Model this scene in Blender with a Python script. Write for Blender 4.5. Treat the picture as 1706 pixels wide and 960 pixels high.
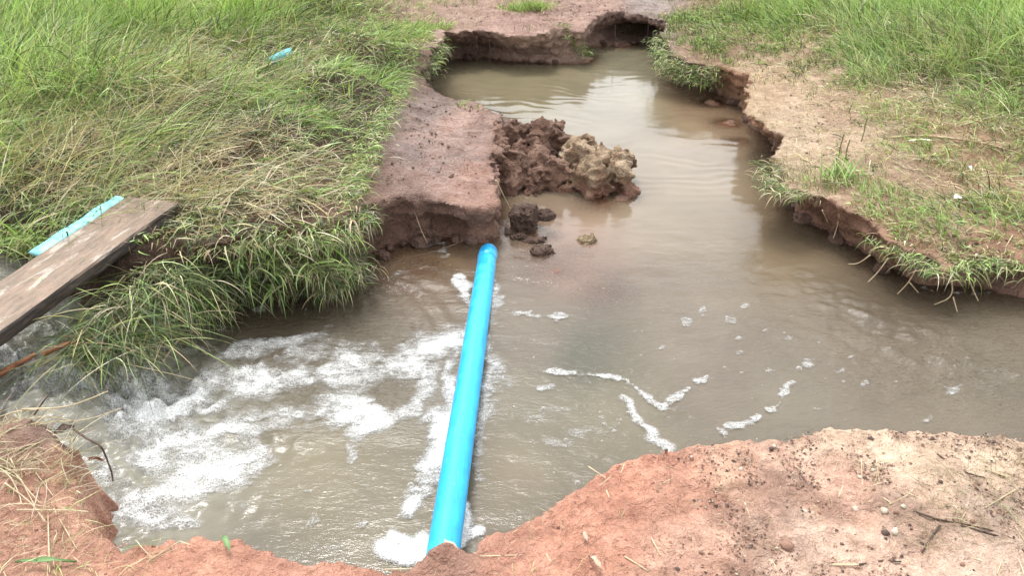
import bpy, math, random
import numpy as np

for o in list(bpy.data.objects):
    bpy.data.objects.remove(o, do_unlink=True)
SC = bpy.context.scene
COL = SC.collection
RAD = math.radians

# ------------------------------------------------------------------ camera
CAM_H, PITCH, FPX = 2.0, RAD(31.0), 1313.0      # photo is 1706 x 960
cam_d = bpy.data.cameras.new("camera")
cam = bpy.data.objects.new("camera", cam_d)
COL.objects.link(cam)
cam.location = (0, 0, CAM_H)
cam.rotation_euler = (math.pi / 2 - PITCH, 0, 0)
cam_d.sensor_width = 36.0
cam_d.lens = 36.0 * FPX / 1706.0
cam_d.clip_start, cam_d.clip_end = 0.05, 600.0
SC.camera = cam

# ------------------------------------------------------------------ sky and sun (bright overcast)
SUN_EL, SUN_AZ = RAD(66), RAD(-20)
world = bpy.data.worlds.new("World")
SC.world = world
world.use_nodes = True
wt = world.node_tree
for n in list(wt.nodes):
    wt.nodes.remove(n)
w_out = wt.nodes.new("ShaderNodeOutputWorld")
w_bg = wt.nodes.new("ShaderNodeBackground")
w_sky = wt.nodes.new("ShaderNodeTexSky")
w_hs = wt.nodes.new("ShaderNodeHueSaturation")
w_sky.sky_type = 'NISHITA'
w_sky.sun_disc = False
w_sky.sun_elevation = SUN_EL
w_sky.sun_rotation = SUN_AZ
w_sky.dust_density = 4.0
w_sky.air_density = 1.0
w_hs.inputs["Saturation"].default_value = 0.14     # cloud cover: the blue is veiled white
w_bg.inputs["Strength"].default_value = 0.15
wt.links.new(w_sky.outputs[0], w_hs.inputs["Color"])
w_mix = wt.nodes.new("ShaderNodeMix")          # an even layer of cloud over the clear sky
w_mix.data_type = 'RGBA'
w_mix.inputs[0].default_value = 0.35
w_mix.inputs[7].default_value = (6.9, 7.0, 7.1, 1.0)
wt.links.new(w_hs.outputs[0], w_mix.inputs[6])
wt.links.new(w_mix.outputs[2], w_bg.inputs["Color"])
wt.links.new(w_bg.outputs[0], w_out.inputs[0])

sun_d = bpy.data.lights.new("sun", 'SUN')
sun_d.energy = 0.9
sun_d.angle = RAD(14)
sun_d.color = (1.0, 0.965, 0.91)
sun = bpy.data.objects.new("sun", sun_d)
COL.objects.link(sun)
# direction to the sun: azimuth measured clockwise from +Y, as in the sky node
sun.rotation_euler = (math.pi / 2 - SUN_EL, 0, math.pi - SUN_AZ)

SC.view_settings.view_transform = 'Standard'
SC.view_settings.look = 'None'
SC.view_settings.gamma = 1.0
SC.view_settings.use_curve_mapping = False
SC.view_settings.exposure = 1.42
SC.render.engine = 'CYCLES'
SC.cycles.use_denoising = True
SC.cycles.max_bounces = 7
SC.cycles.transparent_max_bounces = 12

# ------------------------------------------------------------------ numbers: pixels, noise, polygons
CP, SP = math.cos(PITCH), math.sin(PITCH)
rng = np.random.default_rng(7)


def px2w(px, py, z=0.0):
    """photo pixel -> point on the level plane z"""
    px, py, z = np.asarray(px, float), np.asarray(py, float), np.asarray(z, float)
    u, v = (px - 853) / FPX, (py - 480) / FPX
    t = (CAM_H - z) / (SP + v * CP)
    return np.stack(np.broadcast_arrays(u * t, (CP - v * SP) * t, z), -1)


def w2px(x, y, z):
    dz = CAM_H - z
    f = y * CP + dz * SP
    dn = -y * SP + dz * CP
    f = np.maximum(f, 0.05)
    return 853 + FPX * x / f, 480 + FPX * dn / f


def _hash(ix, iy, iz, seed):
    h = (ix.astype(np.int64) * 374761393 + iy.astype(np.int64) * 668265263 + iz.astype(np.int64) * 2147483647 + seed * 974711) & 0xFFFFFFFF
    h = ((h ^ (h >> 13)) * 1274126177) & 0xFFFFFFFF
    h = ((h ^ (h >> 16)) * 2246822519) & 0xFFFFFFFF
    return ((h ^ (h >> 15)) & 0xFFFFFF).astype(np.float64) / 0xFFFFFF


def vn2(x, y, seed=0):
    x, y = np.asarray(x, float), np.asarray(y, float)
    ix, iy = np.floor(x), np.floor(y)
    fx, fy = x - ix, y - iy
    fx, fy = fx * fx * (3 - 2 * fx), fy * fy * (3 - 2 * fy)
    z = np.zeros_like(ix)
    a, b = _hash(ix, iy, z, seed), _hash(ix + 1, iy, z, seed)
    c, d = _hash(ix, iy + 1, z, seed), _hash(ix + 1, iy + 1, z, seed)
    return (a + (b - a) * fx) * (1 - fy) + (c + (d - c) * fx) * fy


def vn3(p, seed=0):
    i = np.floor(p)
    f = p - i
    f = f * f * (3 - 2 * f)
    r = 0
    for dx in (0, 1):
        for dy in (0, 1):
            for dz in (0, 1):
                w = (f[:, 0] if dx else 1 - f[:, 0]) * (f[:, 1] if dy else 1 - f[:, 1]) * (f[:, 2] if dz else 1 - f[:, 2])
                r = r + w * _hash(i[:, 0] + dx, i[:, 1] + dy, i[:, 2] + dz, seed)
    return r


def fbm(x, y, wl, octv=4, seed=0, gain=0.5):
    """2-D value noise, about -1..1, longest wavelength wl metres"""
    r, a, s, k = 0, 1.0, 0, 1.0 / wl
    c, sn = 0.8, 0.6
    for o in range(octv):
        r = r + a * (vn2(x * k, y * k, seed + o) * 2 - 1)
        s += a
        a *= gain
        x, y = c * x - sn * y + 3.1, sn * x + c * y + 1.7
        k *= 2.03
    return r / s * 1.5


def fbm3(p, wl, octv=3, seed=0, gain=0.5):
    r, a, s, k = 0, 1.0, 0, 1.0 / wl
    for o in range(octv):
        r = r + a * (vn3(p * k + o * 7.3, seed + o) * 2 - 1)
        s += a
        a *= gain
        k *= 2.03
    return r / s * 1.5


def grid_noise(shape, step, wl, seed):
    """value noise on a regular 3-D grid, by separable smooth up-sampling"""
    g = np.random.default_rng(seed)
    ms = []
    dims = []
    for n in shape:
        L = n * step / wl
        m = int(L) + 3
        x = np.arange(n) * step / wl + 0.37
        i = np.floor(x).astype(int)
        f = x - i
        f = f * f * (3 - 2 * f)
        W = np.zeros((n, m), np.float32)
        W[np.arange(n), i] = 1 - f
        W[np.arange(n), i + 1] += f
        ms.append(W)
        dims.append(m)
    r = g.random(dims, dtype=np.float32) * 2 - 1
    r = np.tensordot(ms[0], r, (1, 0))
    r = np.moveaxis(np.tensordot(ms[1], r, (1, 1)), 0, 1)
    r = np.moveaxis(np.tensordot(ms[2], r, (1, 2)), 0, 2)
    return r


def sstep(a, b, x):
    t = np.clip((x - a) / (b - a), 0, 1)
    return t * t * (3 - 2 * t)


def poly_sd(P, X, Y):
    """signed distance to a closed polygon, positive inside"""
    sh = X.shape
    x, y = X.ravel(), Y.ravel()
    d2 = np.full(x.shape, 1e9)
    ins = np.zeros(x.shape, bool)
    n = len(P)
    for i in range(n):
        ax, ay = P[i]
        bx, by = P[(i + 1) % n]
        ex, ey = bx - ax, by - ay
        t = np.clip(((x - ax) * ex + (y - ay) * ey) / (ex * ex + ey * ey + 1e-12), 0, 1)
        d2 = np.minimum(d2, (x - ax - t * ex) ** 2 + (y - ay - t * ey) ** 2)
        c = (ay > y) != (by > y)
        if abs(by - ay) > 1e-12:
            ins ^= c & (x < ex * (y - ay) / (by - ay) + ax)
    d = np.sqrt(d2)
    return np.where(ins, d, -d).reshape(sh)


def line_d(pts, x, y):
    """distance to an open polyline, and the running parameter 0..1"""
    d2 = np.full(np.shape(x), 1e12)
    tt = np.zeros(np.shape(x))
    n = len(pts) - 1
    for i in range(n):
        ax, ay = pts[i][:2]
        bx, by = pts[i + 1][:2]
        ex, ey = bx - ax, by - ay
        t = np.clip(((x - ax) * ex + (y - ay) * ey) / (ex * ex + ey * ey + 1e-12), 0, 1)
        q = (x - ax - t * ex) ** 2 + (y - ay - t * ey) ** 2
        m = q < d2
        d2 = np.where(m, q, d2)
        tt = np.where(m, (i + t) / n, tt)
    return np.sqrt(d2), tt


def idw(C, V, x, y, power=3.0, eps=0.02):
    """inverse-distance blend of control values V (n,k) at C (n,2)"""
    C, V = np.asarray(C, float), np.asarray(V, float)
    if V.ndim == 1:
        V = V[:, None]
    num = np.zeros(x.shape + (V.shape[1],))
    den = np.zeros(x.shape)
    for (cx, cy), v in zip(C, V):
        w = 1.0 / ((x - cx) ** 2 + (y - cy) ** 2 + eps) ** (power / 2)
        num += w[..., None] * v
        den += w
    return num / den[..., None]


# ------------------------------------------------------------------ mesh helpers
def mesh_np(name, V, quads=None, tris=None, smooth=True):
    V = np.asarray(V, np.float32)
    nq = 0 if quads is None else len(quads)
    nt = 0 if tris is None else len(tris)
    me = bpy.data.meshes.new(name)
    me.vertices.add(len(V))
    me.vertices.foreach_set("co", V.ravel())
    loops = []
    starts = []
    if nq:
        loops.append(np.asarray(quads, np.int32).ravel())
        starts.append(np.arange(nq, dtype=np.int32) * 4)
    if nt:
        loops.append(np.asarray(tris, np.int32).ravel())
        starts.append(np.arange(nt, dtype=np.int32) * 3 + nq * 4)
    loops = np.concatenate(loops)
    starts = np.concatenate(starts)
    me.loops.add(len(loops))
    me.loops.foreach_set("vertex_index", loops)
    me.polygons.add(nq + nt)
    me.polygons.foreach_set("loop_start", starts)
    me.update(calc_edges=True)
    me.polygons.foreach_set("use_smooth", np.full(nq + nt, smooth, bool))
    me.validate()
    return me


def attr_col(me, name, rgb):
    a = me.attributes.new(name, 'FLOAT_COLOR', 'POINT')
    c = np.ones((len(me.vertices), 4), np.float32)
    c[:, :3] = rgb
    a.data.foreach_set("color", c.ravel())


def attr_f(me, name, v):
    a = me.attributes.new(name, 'FLOAT', 'POINT')
    a.data.foreach_set("value", np.asarray(v, np.float32).ravel())


def obj(name, me, mat=None, parent=None, loc=None, **props):
    o = bpy.data.objects.new(name, me)
    COL.objects.link(o)
    if mat is not None and me is not None and not me.materials:
        me.materials.append(mat)
    if parent is not None:
        o.parent = parent
    if loc is not None:
        o.location = loc
    for k, v in props.items():
        o[k] = v
    return o


def thing(o, label, category, group=None):
    o["label"], o["category"] = label, category
    if group:
        o["group"] = group
    return o


def surface_nets(S, org, step):
    """vectorised naive surface nets; S>0 is solid"""
    S = S.astype(np.float32)
    nx, ny, nz = S.shape
    I = S > 0
    cnt = np.zeros((nx - 1, ny - 1, nz - 1), np.int8)
    offs = [(a, b, c) for a in (0, 1) for b in (0, 1) for c in (0, 1)]
    for a, b, c in offs:
        cnt += I[a:nx - 1 + a, b:ny - 1 + b, c:nz - 1 + c]
    act = (cnt > 0) & (cnt < 8)
    ci = np.argwhere(act)
    idx = np.full(act.shape, -1, np.int32)
    idx[act] = np.arange(len(ci))
    vals = {o: S[ci[:, 0] + o[0], ci[:, 1] + o[1], ci[:, 2] + o[2]] for o in offs}
    acc = np.zeros((len(ci), 3), np.float32)
    n = np.zeros(len(ci), np.float32)
    for o in offs:
        for ax in range(3):
            if o[ax] == 0:
                q = list(o)
                q[ax] = 1
                va, vb = vals[o], vals[tuple(q)]
                m = (va > 0) != (vb > 0)
                t = np.where(m, va / np.where(m, va - vb, 1), 0)
                pt = np.zeros((len(ci), 3), np.float32) + np.array(o, np.float32)
                pt[:, ax] = t
                acc += pt * m[:, None]
                n += m
    V = (ci + acc / n[:, None]) * step + np.asarray(org)
    quads = []
    for ax in range(3):
        u, w = (ax + 1) % 3, (ax + 2) % 3
        sl_a = [slice(None)] * 3
        sl_b = [slice(None)] * 3
        sl_a[ax] = slice(0, -1)
        sl_b[ax] = slice(1, None)
        A, B = I[tuple(sl_a)], I[tuple(sl_b)]
        e = np.argwhere(A != B)
        ok = (e[:, u] > 0) & (e[:, w] > 0) & (e[:, u] < S.shape[u] - 1) & (e[:, w] < S.shape[w] - 1)
        e = e[ok]
        flip = ~I[e[:, 0], e[:, 1], e[:, 2]]

        def cell(du, dw):
            q = e.copy()
            q[:, u] += du
            q[:, w] += dw
            return idx[q[:, 0], q[:, 1], q[:, 2]]
        Q = np.stack([cell(-1, -1), cell(0, -1), cell(0, 0), cell(-1, 0)], 1)
        Q[flip] = Q[flip][:, ::-1]
        quads.append(Q)
    return V, np.concatenate(quads)


def grid_quads(nx, ny, keep=None):
    i = np.arange(nx * ny).reshape(nx, ny)
    Q = np.stack([i[:-1, :-1], i[1:, :-1], i[1:, 1:], i[:-1, 1:]], -1)
    if keep is not None:
        return Q[keep]
    return Q.reshape(-1, 4)


def compact(V, Q, *attrs):
    used = np.zeros(len(V), bool)
    used[Q.ravel()] = True
    m = np.cumsum(used) - 1
    return (V[used], m[Q]) + tuple(a[used] for a in attrs)


def tube_np(pts, radii, seg=8, caps=True):
    P = np.asarray(pts, float)
    r = np.asarray(radii, float) * np.ones(len(P))
    T = np.gradient(P, axis=0)
    T /= np.linalg.norm(T, axis=1)[:, None] + 1e-9
    up = np.array([0, 0, 1.0]) if abs(T[0, 2]) < 0.9 else np.array([1.0, 0, 0])
    N = np.zeros_like(P)
    n0 = np.cross(T[0], up)
    n0 /= np.linalg.norm(n0)
    for i in range(len(P)):
        n0 = n0 - T[i] * np.dot(n0, T[i])
        n0 /= np.linalg.norm(n0) + 1e-9
        N[i] = n0
    B = np.cross(T, N)
    a = np.arange(seg) * 2 * np.pi / seg
    V = P[:, None] + r[:, None, None] * (np.cos(a)[None, :, None] * N[:, None] + np.sin(a)[None, :, None] * B[:, None])
    V = V.reshape(-1, 3)
    q = []
    for i in range(len(P) - 1):
        for k in range(seg):
            q.append((i * seg + k, i * seg + (k + 1) % seg, (i + 1) * seg + (k + 1) % seg, (i + 1) * seg + k))
    t = []
    if caps:
        V = np.vstack([V, P[0], P[-1]])
        c0, c1 = len(V) - 2, len(V) - 1
        L = (len(P) - 1) * seg
        for k in range(seg):
            t.append((c0, (k + 1) % seg, k))
            t.append((c1, L + k, L + (k + 1) % seg))
    return V, np.array(q), (np.array(t) if t else None)


# ------------------------------------------------------------------ materials
def new_mat(name):
    m = bpy.data.materials.new(name)
    m.use_nodes = True
    nt = m.node_tree
    for n in list(nt.nodes):
        nt.nodes.remove(n)
    return m, nt, nt.nodes.new("ShaderNodeOutputMaterial")


class NT:
    """short hand for node trees"""
    def __init__(s, nt):
        s.nt = nt

    def n(s, typ, **kw):
        nd = s.nt.nodes.new(typ)
        for k, v in kw.items():
            setattr(nd, k, v)
        return nd

    def l(s, a, b):
        s.nt.links.new(a, b)

    def set(s, sock, v):
        if isinstance(v, bpy.types.NodeSocket):
            s.l(v, sock)
        else:
            sock.default_value = v

    def noise(s, vec, scale, detail=4, rough=0.55, dist=0.0):
        nd = s.n("ShaderNodeTexNoise")
        s.l(vec, nd.inputs["Vector"])
        nd.inputs["Scale"].default_value = scale
        nd.inputs["Detail"].default_value = detail
        nd.inputs["Roughness"].default_value = rough
        nd.inputs["Distortion"].default_value = dist
        return nd.outputs["Fac"]

    def math(s, op, a, b=0.0, c=None, clamp=False):
        nd = s.n("ShaderNodeMath", operation=op, use_clamp=clamp)
        s.set(nd.inputs[0], a)
        s.set(nd.inputs[1], b)
        if c is not None:
            s.set(nd.inputs[2], c)
        return nd.outputs[0]

    def ramp(s, fac, a, b, lo=0.0, hi=1.0):
        nd = s.n("ShaderNodeMapRange", interpolation_type='SMOOTHSTEP')
        s.set(nd.inputs["Value"], fac)
        nd.inputs["From Min"].default_value = a
        nd.inputs["From Max"].default_value = b
        nd.inputs["To Min"].default_value = lo
        nd.inputs["To Max"].default_value = hi
        return nd.outputs[0]

    def mix(s, fac, a, b, mode='MIX'):
        nd = s.n("ShaderNodeMix", data_type='RGBA', blend_type=mode)
        s.set(nd.inputs[0], fac)
        s.set(nd.inputs[6], a)
        s.set(nd.inputs[7], b)
        return nd.outputs[2]

    def attr(s, name):
        return s.n("ShaderNodeAttribute", attribute_name=name)

    def bump(s, h, strength, dist, normal=None):
        nd = s.n("ShaderNodeBump")
        nd.inputs["Strength"].default_value = strength
        nd.inputs["Distance"].default_value = dist
        s.l(h, nd.inputs["Height"])
        if normal is not None:
            s.l(normal, nd.inputs["Normal"])
        return nd.outputs[0]

    def scaled(s, vec, sc, rot=(0, 0, 0)):
        nd = s.n("ShaderNodeMapping")
        s.l(vec, nd.inputs["Vector"])
        nd.inputs["Scale"].default_value = sc
        nd.inputs["Rotation"].default_value = rot
        return nd.outputs[0]


def C4(c):
    return (c[0], c[1], c[2], 1.0)


def soil_material(name, grit=0.5, bump=1.0):
    """bare earth: colour and wetness come per point, grain and crumbs from noise"""
    m, nt, out = new_mat(name)
    k = NT(nt)
    geo = k.n("ShaderNodeNewGeometry").outputs["Position"]
    base = k.attr("soil").outputs["Color"]
    wet = k.attr("wet").outputs["Fac"]
    n1 = k.noise(geo, 7, 6, 0.62)
    n2 = k.noise(geo, 42, 5, 0.65)
    n3 = k.noise(geo, 190, 3, 0.6)
    n4 = k.noise(geo, 85, 2, 0.5, 0.4)
    c = k.mix(k.ramp(n1, 0.35, 0.7), k.mix(1.0, base, C4((0.80, 0.75, 0.72)), 'MULTIPLY'), k.mix(1.0, base, C4((1.14, 1.13, 1.10)), 'MULTIPLY'))
    c = k.mix(k.ramp(n2, 0.35, 0.68), k.mix(1.0, c, C4((0.80, 0.77, 0.75)), 'MULTIPLY'), c)
    c = k.mix(k.math('MULTIPLY', k.ramp(n4, 0.60, 0.68), grit), c, C4((0.085, 0.058, 0.05)))
    c = k.mix(k.math('MULTIPLY', k.ramp(n3, 0.62, 0.72), 0.35), c, C4((0.55, 0.46, 0.36)))
    p = k.n("ShaderNodeBsdfPrincipled")
    k.l(c, p.inputs["Base Color"])
    wn = k.math('MULTIPLY', wet, k.ramp(n1, 0.32, 0.56))
    k.l(k.math('SUBTRACT', 0.92, k.math('MULTIPLY', wn, 0.70)), p.inputs["Roughness"])
    k.l(k.math('ADD', 0.12, k.math('MULTIPLY', wet, 0.42)), p.inputs["Specular IOR Level"])
    n5 = k.noise(geo, 19, 4, 0.6, 0.8)
    rid = k.math('ABSOLUTE', k.math('SUBTRACT', n5, 0.5))
    h = k.math('ADD', k.math('MULTIPLY', n2, 1.0), k.math('MULTIPLY', n3, 0.34))
    h = k.math('ADD', h, k.math('MULTIPLY', n4, 0.4))
    h = k.math('SUBTRACT', h, k.math('MULTIPLY', rid, 2.2))
    k.l(k.bump(h, 1.0, 0.030 * bump), p.inputs["Normal"])
    k.l(p.outputs[0], out.inputs[0])
    return m


def grass_material(name, trans=0.25):
    m, nt, out = new_mat(name)
    k = NT(nt)
    c = k.attr("tint").outputs["Color"]
    d = k.n("ShaderNodeBsdfPrincipled")
    k.l(c, d.inputs["Base Color"])
    d.inputs["Roughness"].default_value = 0.55
    d.inputs["Specular IOR Level"].default_value = 0.35
    t = k.n("ShaderNodeBsdfTranslucent")
    k.l(k.mix(1.0, c, C4((1.15, 1.2, 0.7)), 'MULTIPLY'), t.inputs["Color"])
    mx = k.n("ShaderNodeMixShader")
    mx.inputs[0].default_value = trans
    k.l(d.outputs[0], mx.inputs[1])
    k.l(t.outputs[0], mx.inputs[2])
    k.l(mx.outputs[0], out.inputs[0])
    return m


def plain_noise_mat(name, a, b, scale=40, rough=0.7, spec=0.3, bump=0.4, stretch=(1, 1, 1)):
    m, nt, out = new_mat(name)
    k = NT(nt)
    v = k.n("ShaderNodeTexCoord").outputs["Object"]
    v = k.scaled(v, stretch)
    n = k.noise(v, scale, 5, 0.6)
    p = k.n("ShaderNodeBsdfPrincipled")
    k.l(k.mix(k.ramp(n, 0.3, 0.7), C4(a), C4(b)), p.inputs["Base Color"])
    p.inputs["Roughness"].default_value = rough
    p.inputs["Specular IOR Level"].default_value = spec
    k.l(k.bump(n, bump, 0.004), p.inputs["Normal"])
    k.l(p.outputs[0], out.inputs[0])
    return m


M_soil = soil_material("eroded_earth", 0.35, 1.0)
M_near = soil_material("red_foreground_earth", 0.22, 0.75)
M_clod = soil_material("clod_earth", 0.5, 1.25)
M_grass = grass_material("grass_blades")
M_straw = plain_noise_mat("dry_straw", (0.32, 0.25, 0.15), (0.55, 0.47, 0.32), 30, 0.7, 0.2)
M_twig = plain_noise_mat("dark_twig", (0.035, 0.024, 0.02), (0.11, 0.075, 0.055), 60, 0.8, 0.2)
M_root = plain_noise_mat("pale_root", (0.30, 0.22, 0.13), (0.50, 0.40, 0.26), 40, 0.75, 0.2)
M_bark = plain_noise_mat("rust_bark", (.10, .038, .02), (.27, .10, .045), 30, 0.7, 0.3, 0.8, (1, 1, 1))
M_leaf = plain_noise_mat("dead_leaf", (0.30, 0.21, 0.15), (0.52, 0.42, 0.33), 30, 0.7, 0.2)

# ------------------------------------------------------------------ the land: rim and waterline traced along the banks
RIM_W0 = [(-9, 6.0, .48), (-4, 3.75, .45), (-2.6, 3.4, .43), (-2.2, 3.22, .42), (-1.88, 3.08, .42), (-1.68, 2.95, .42)]
RIM_PX = [(340, 405, .42), (390, 395, .42), (440, 382, .42), (510, 378, .40), (560, 368, .37), (600, 338, .33),
          (640, 328, .28), (700, 330, .27), (745, 338, .26), (775, 345, .255), (800, 347, .25), (836, 334, .25), (828, 300, .25), (822, 262, .25),
          (830, 218, .25), (836, 192, .24), (800, 178, .20), (760, 168, .17), (720, 158, .15), (700, 147, .14),
          (690, 130, .22), (705, 108, .30), (725, 80, .38), (742, 52, .36), (769, 54, .34), (805, 51, .33), (840, 57, .33),
          (880, 62, .33), (922, 52, .33), (938, 42, .33), (953, 48, .33), (968, 52, .33), (985, 38, .33), (1003, 24, .33),
          (1030, 18, .33), (1069, 22, .33), (1085, 29, .33), (1112, 34, .33), (1106, 60, .33), (1112, 88, .32),
          (1150, 100, .32), (1200, 106, .30), (1253, 124, .30), (1240, 160, .30), (1238, 187, .30), (1270, 210, .30),
          (1306, 227, .30), (1299, 249, .30), (1284, 277, .28), (1276, 303, .28), (1320, 314, .28), (1395, 332, .27),
          (1420, 356, .26), (1455, 376, .25), (1476, 406, .22), (1526, 431, .20), (1576, 455, .19), (1604, 430, .20),
          (1654, 428, .20), (1710, 440, .20)]
RIM_W1 = [(3.2, 3.35, .22), (5, 3.4, .25), (14, 4.0, .35), (14, 30, .4), (-14, 30, .5), (-14, 8, .5)]
WAT_W0 = [(-9, 5.9), (-4, 3.65), (-2.7, 3.35), (-2.35, 3.18), (-2.08, 2.95)]
WAT_PX = [(100, 590), (200, 598), (280, 590), (320, 560), (350, 520), (410, 482), (480, 490), (560, 495), (590, 460), (620, 430),
          (650, 417), (690, 410), (740, 402), (800, 402), (835, 394), (840, 340), (838, 290), (840, 240), (845, 200), (820, 185),
          (780, 172), (740, 162), (705, 152), (692, 138), (700, 124), (740, 101), (805, 98), (858, 102), (911, 107), (960, 104),
          (980, 90), (987, 79), (1030, 77), (1069, 74), (1104, 71), (1104, 103), (1121, 117), (1146, 124), (1182, 135),
          (1196, 153), (1217, 167), (1238, 188), (1260, 217), (1285, 242), (1305, 275), (1305, 310), (1313, 349), (1370, 388),
          (1420, 413), (1452, 438), (1508, 466), (1540, 484), (1597, 484), (1682, 495), (1712, 505)]
WAT_W1 = [(3.2, 3.3), (5, 3.35), (14, 3.9), (14, 30), (-14, 30), (-14, 8)]
rim3 = np.array(RIM_W0 + [tuple(px2w(a, b, c)) for a, b, c in RIM_PX] + RIM_W1)
RIM = rim3[:, :2]
WAT = np.array([p for p in WAT_W0] + [tuple(px2w(a, b, 0.0)[:2]) for a, b in WAT_PX] + [p for p in WAT_W1])
# height controls: the rim itself and places inside the banks
hc = [tuple(p) for p in rim3[1:-4]]
for a, b, z in [(700, 250, .27), (760, 210, .23), (660, 290, .30), (740, 300, .26), (790, 270, .255), (640, 240, .36), (1600, 200, .36), (1450, 250, .31), (1650, 60, .45),
                (1400, 60, .42), (1550, 330, .26), (1660, 380, .24), (1350, 200, .30), (1250, 70, .36), (900, 12, .36), (800, 25, .36), (1050, 5, .34),
                (450, 200, .50), (300, 250, .50), (200, 150, .54), (550, 120, .50), (600, 60, .48), (400, 330, .46), (500, 330, .45), (100, 250, .50)]:
    hc.append(tuple(px2w(a, b, z)))
hc += [(-3, 6, .52), (-2, 5, .5), (-1.6, 8, .52), (-5, 9, .6), (5, 8, .5), (4, 5, .4), (0, 12, .45), (-8, 14, .6), (8, 14, .5)]
HC = np.array(hc)

# the near bank, under the photographer's feet
NEAR_PX = [(0, 678, .30), (60, 690, .30), (108, 705, .30), (138, 722, .29), (150, 742, .28), (143, 762, .27), (150, 790, .27), (155, 830, .26),
           (180, 864, .26), (230, 886, .25), (275, 880, .25), (330, 885, .25), (395, 888, .25), (440, 908, .24), (500, 926, .23), (560, 933, .23),
           (620, 938, .22), (680, 946, .22), (712, 930, .22), (742, 912, .22), (778, 916, .22), (812, 895, .22), (850, 880, .23), (900, 856, .24),
           (930, 830, .25), (960, 806, .26), (1000, 782, .27), (1030, 762, .28), (1100, 755, .29), (1180, 736, .29), (1240, 723, .29),
           (1300, 722, .29), (1345, 709, .29), (1380, 705, .29), (1430, 715, .29), (1500, 722, .28), (1580, 723, .28), (1620, 726, .28),
           (1660, 719, .28), (1706, 730, .28)]
near3 = np.array([(-14, 5.4, .4), (-4, 3.0, .36), (-2.6, 2.6, .34), (-2.05, 2.22, .31)] + [tuple(px2w(a, b, c)) for a, b, c in NEAR_PX]
                 + [(2.2, 1.98, .28), (3.2, 2.1, .28), (5, 2.2, .3), (14, 2.4, .35), (14, -20, .4), (-14, -20, .4)])
NEAR = near3[:, :2]
NHC = np.array([tuple(p) for p in near3[1:-3]] + [(0, 1.2, .27), (-1, 1.2, .29), (1, 1.2, .31), (1.2, 1.7, .31), (0.6, 1.5, .29), (-2, 1.5, .33), (2.2, 1.2, .33), (0, -2, .34), (-4, 0, .36), (4, 0, .36), (-1.5, 1.7, .33)])

# look-up grids (4 cm) for height and distances
GX = np.arange(-7.0, 7.01, 0.04)
GY = np.arange(0.6, 12.01, 0.04)
GXX, GYY = np.meshgrid(GX, GY, indexing='ij')
G_rim = poly_sd(RIM, GXX, GYY)
G_wat = poly_sd(WAT, GXX, GYY)
G_near = poly_sd(NEAR, GXX, GYY)
G_h = idw(HC[:, :2], HC[:, 2], GXX, GYY, 3.0, 0.01)[..., 0]
G_nh = idw(NHC[:, :2], NHC[:, 2], GXX, GYY, 3.0, 0.01)[..., 0]


def look(G, x, y):
    fx = np.clip((np.asarray(x) - GX[0]) / 0.04, 0, len(GX) - 1.001)
    fy = np.clip((np.asarray(y) - GY[0]) / 0.04, 0, len(GY) - 1.001)
    i, j = fx.astype(int), fy.astype(int)
    a, b = fx - i, fy - j
    return (G[i, j] * (1 - a) + G[i + 1, j] * a) * (1 - b) + (G[i, j + 1] * (1 - a) + G[i + 1, j + 1] * a) * b


def top_h(x, y):
    """far and side banks: level of the upper surface"""
    hh = look(G_h, x, y)
    return hh + 0.020 * fbm(x, y, 0.5, 3, 11) + 0.010 * fbm(x, y, 0.13, 3, 15)


def near_h(x, y):
    hh = look(G_nh, x, y)
    return hh + 0.022 * fbm(x, y, 0.6, 3, 21) + 0.012 * fbm(x, y, 0.16, 3, 25) + 0.0045 * fbm(x, y, 0.045, 3, 29)


SHOALS = [(930, 440, .34, -.012), (1000, 480, .30, -.03), (900, 395, .16, .0), (700, 445, .22, -.02), (660, 470, .2, -.025),
          (1190, 172, .17, .012), (1215, 205, .2, .004), (1235, 235, .18, -.01), (1125, 140, .22, -.012), (1040, 72, .35, .012), (960, 98, .3, .02), (850, 98, .35, .012),
          (890, 385, .12, .01), (1000, 335, .2, .004), (760, 395, .2, .0), (1040, 330, .13, .006)]
SH = [(tuple(px2w(a, b, 0)[:2]), r, z) for a, b, r, z in SHOALS]


def bed_z(x, y):
    dist = np.minimum(np.maximum(-look(G_wat, x, y), 0), np.maximum(-look(G_near, x, y), 0) + 0.05)
    b = -0.015 - 0.30 * np.minimum(dist, 0.6) + 0.010 * fbm(x, y, 0.25, 3, 31)
    for (cx, cy), r, z in SH:
        q = ((x - cx) ** 2 + (y - cy) ** 2) / r ** 2
        b = np.maximum(b, z - 0.09 * q + 0.010 * fbm(x, y, 0.12, 3, 33))
    return np.maximum(b, -0.24)


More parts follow.
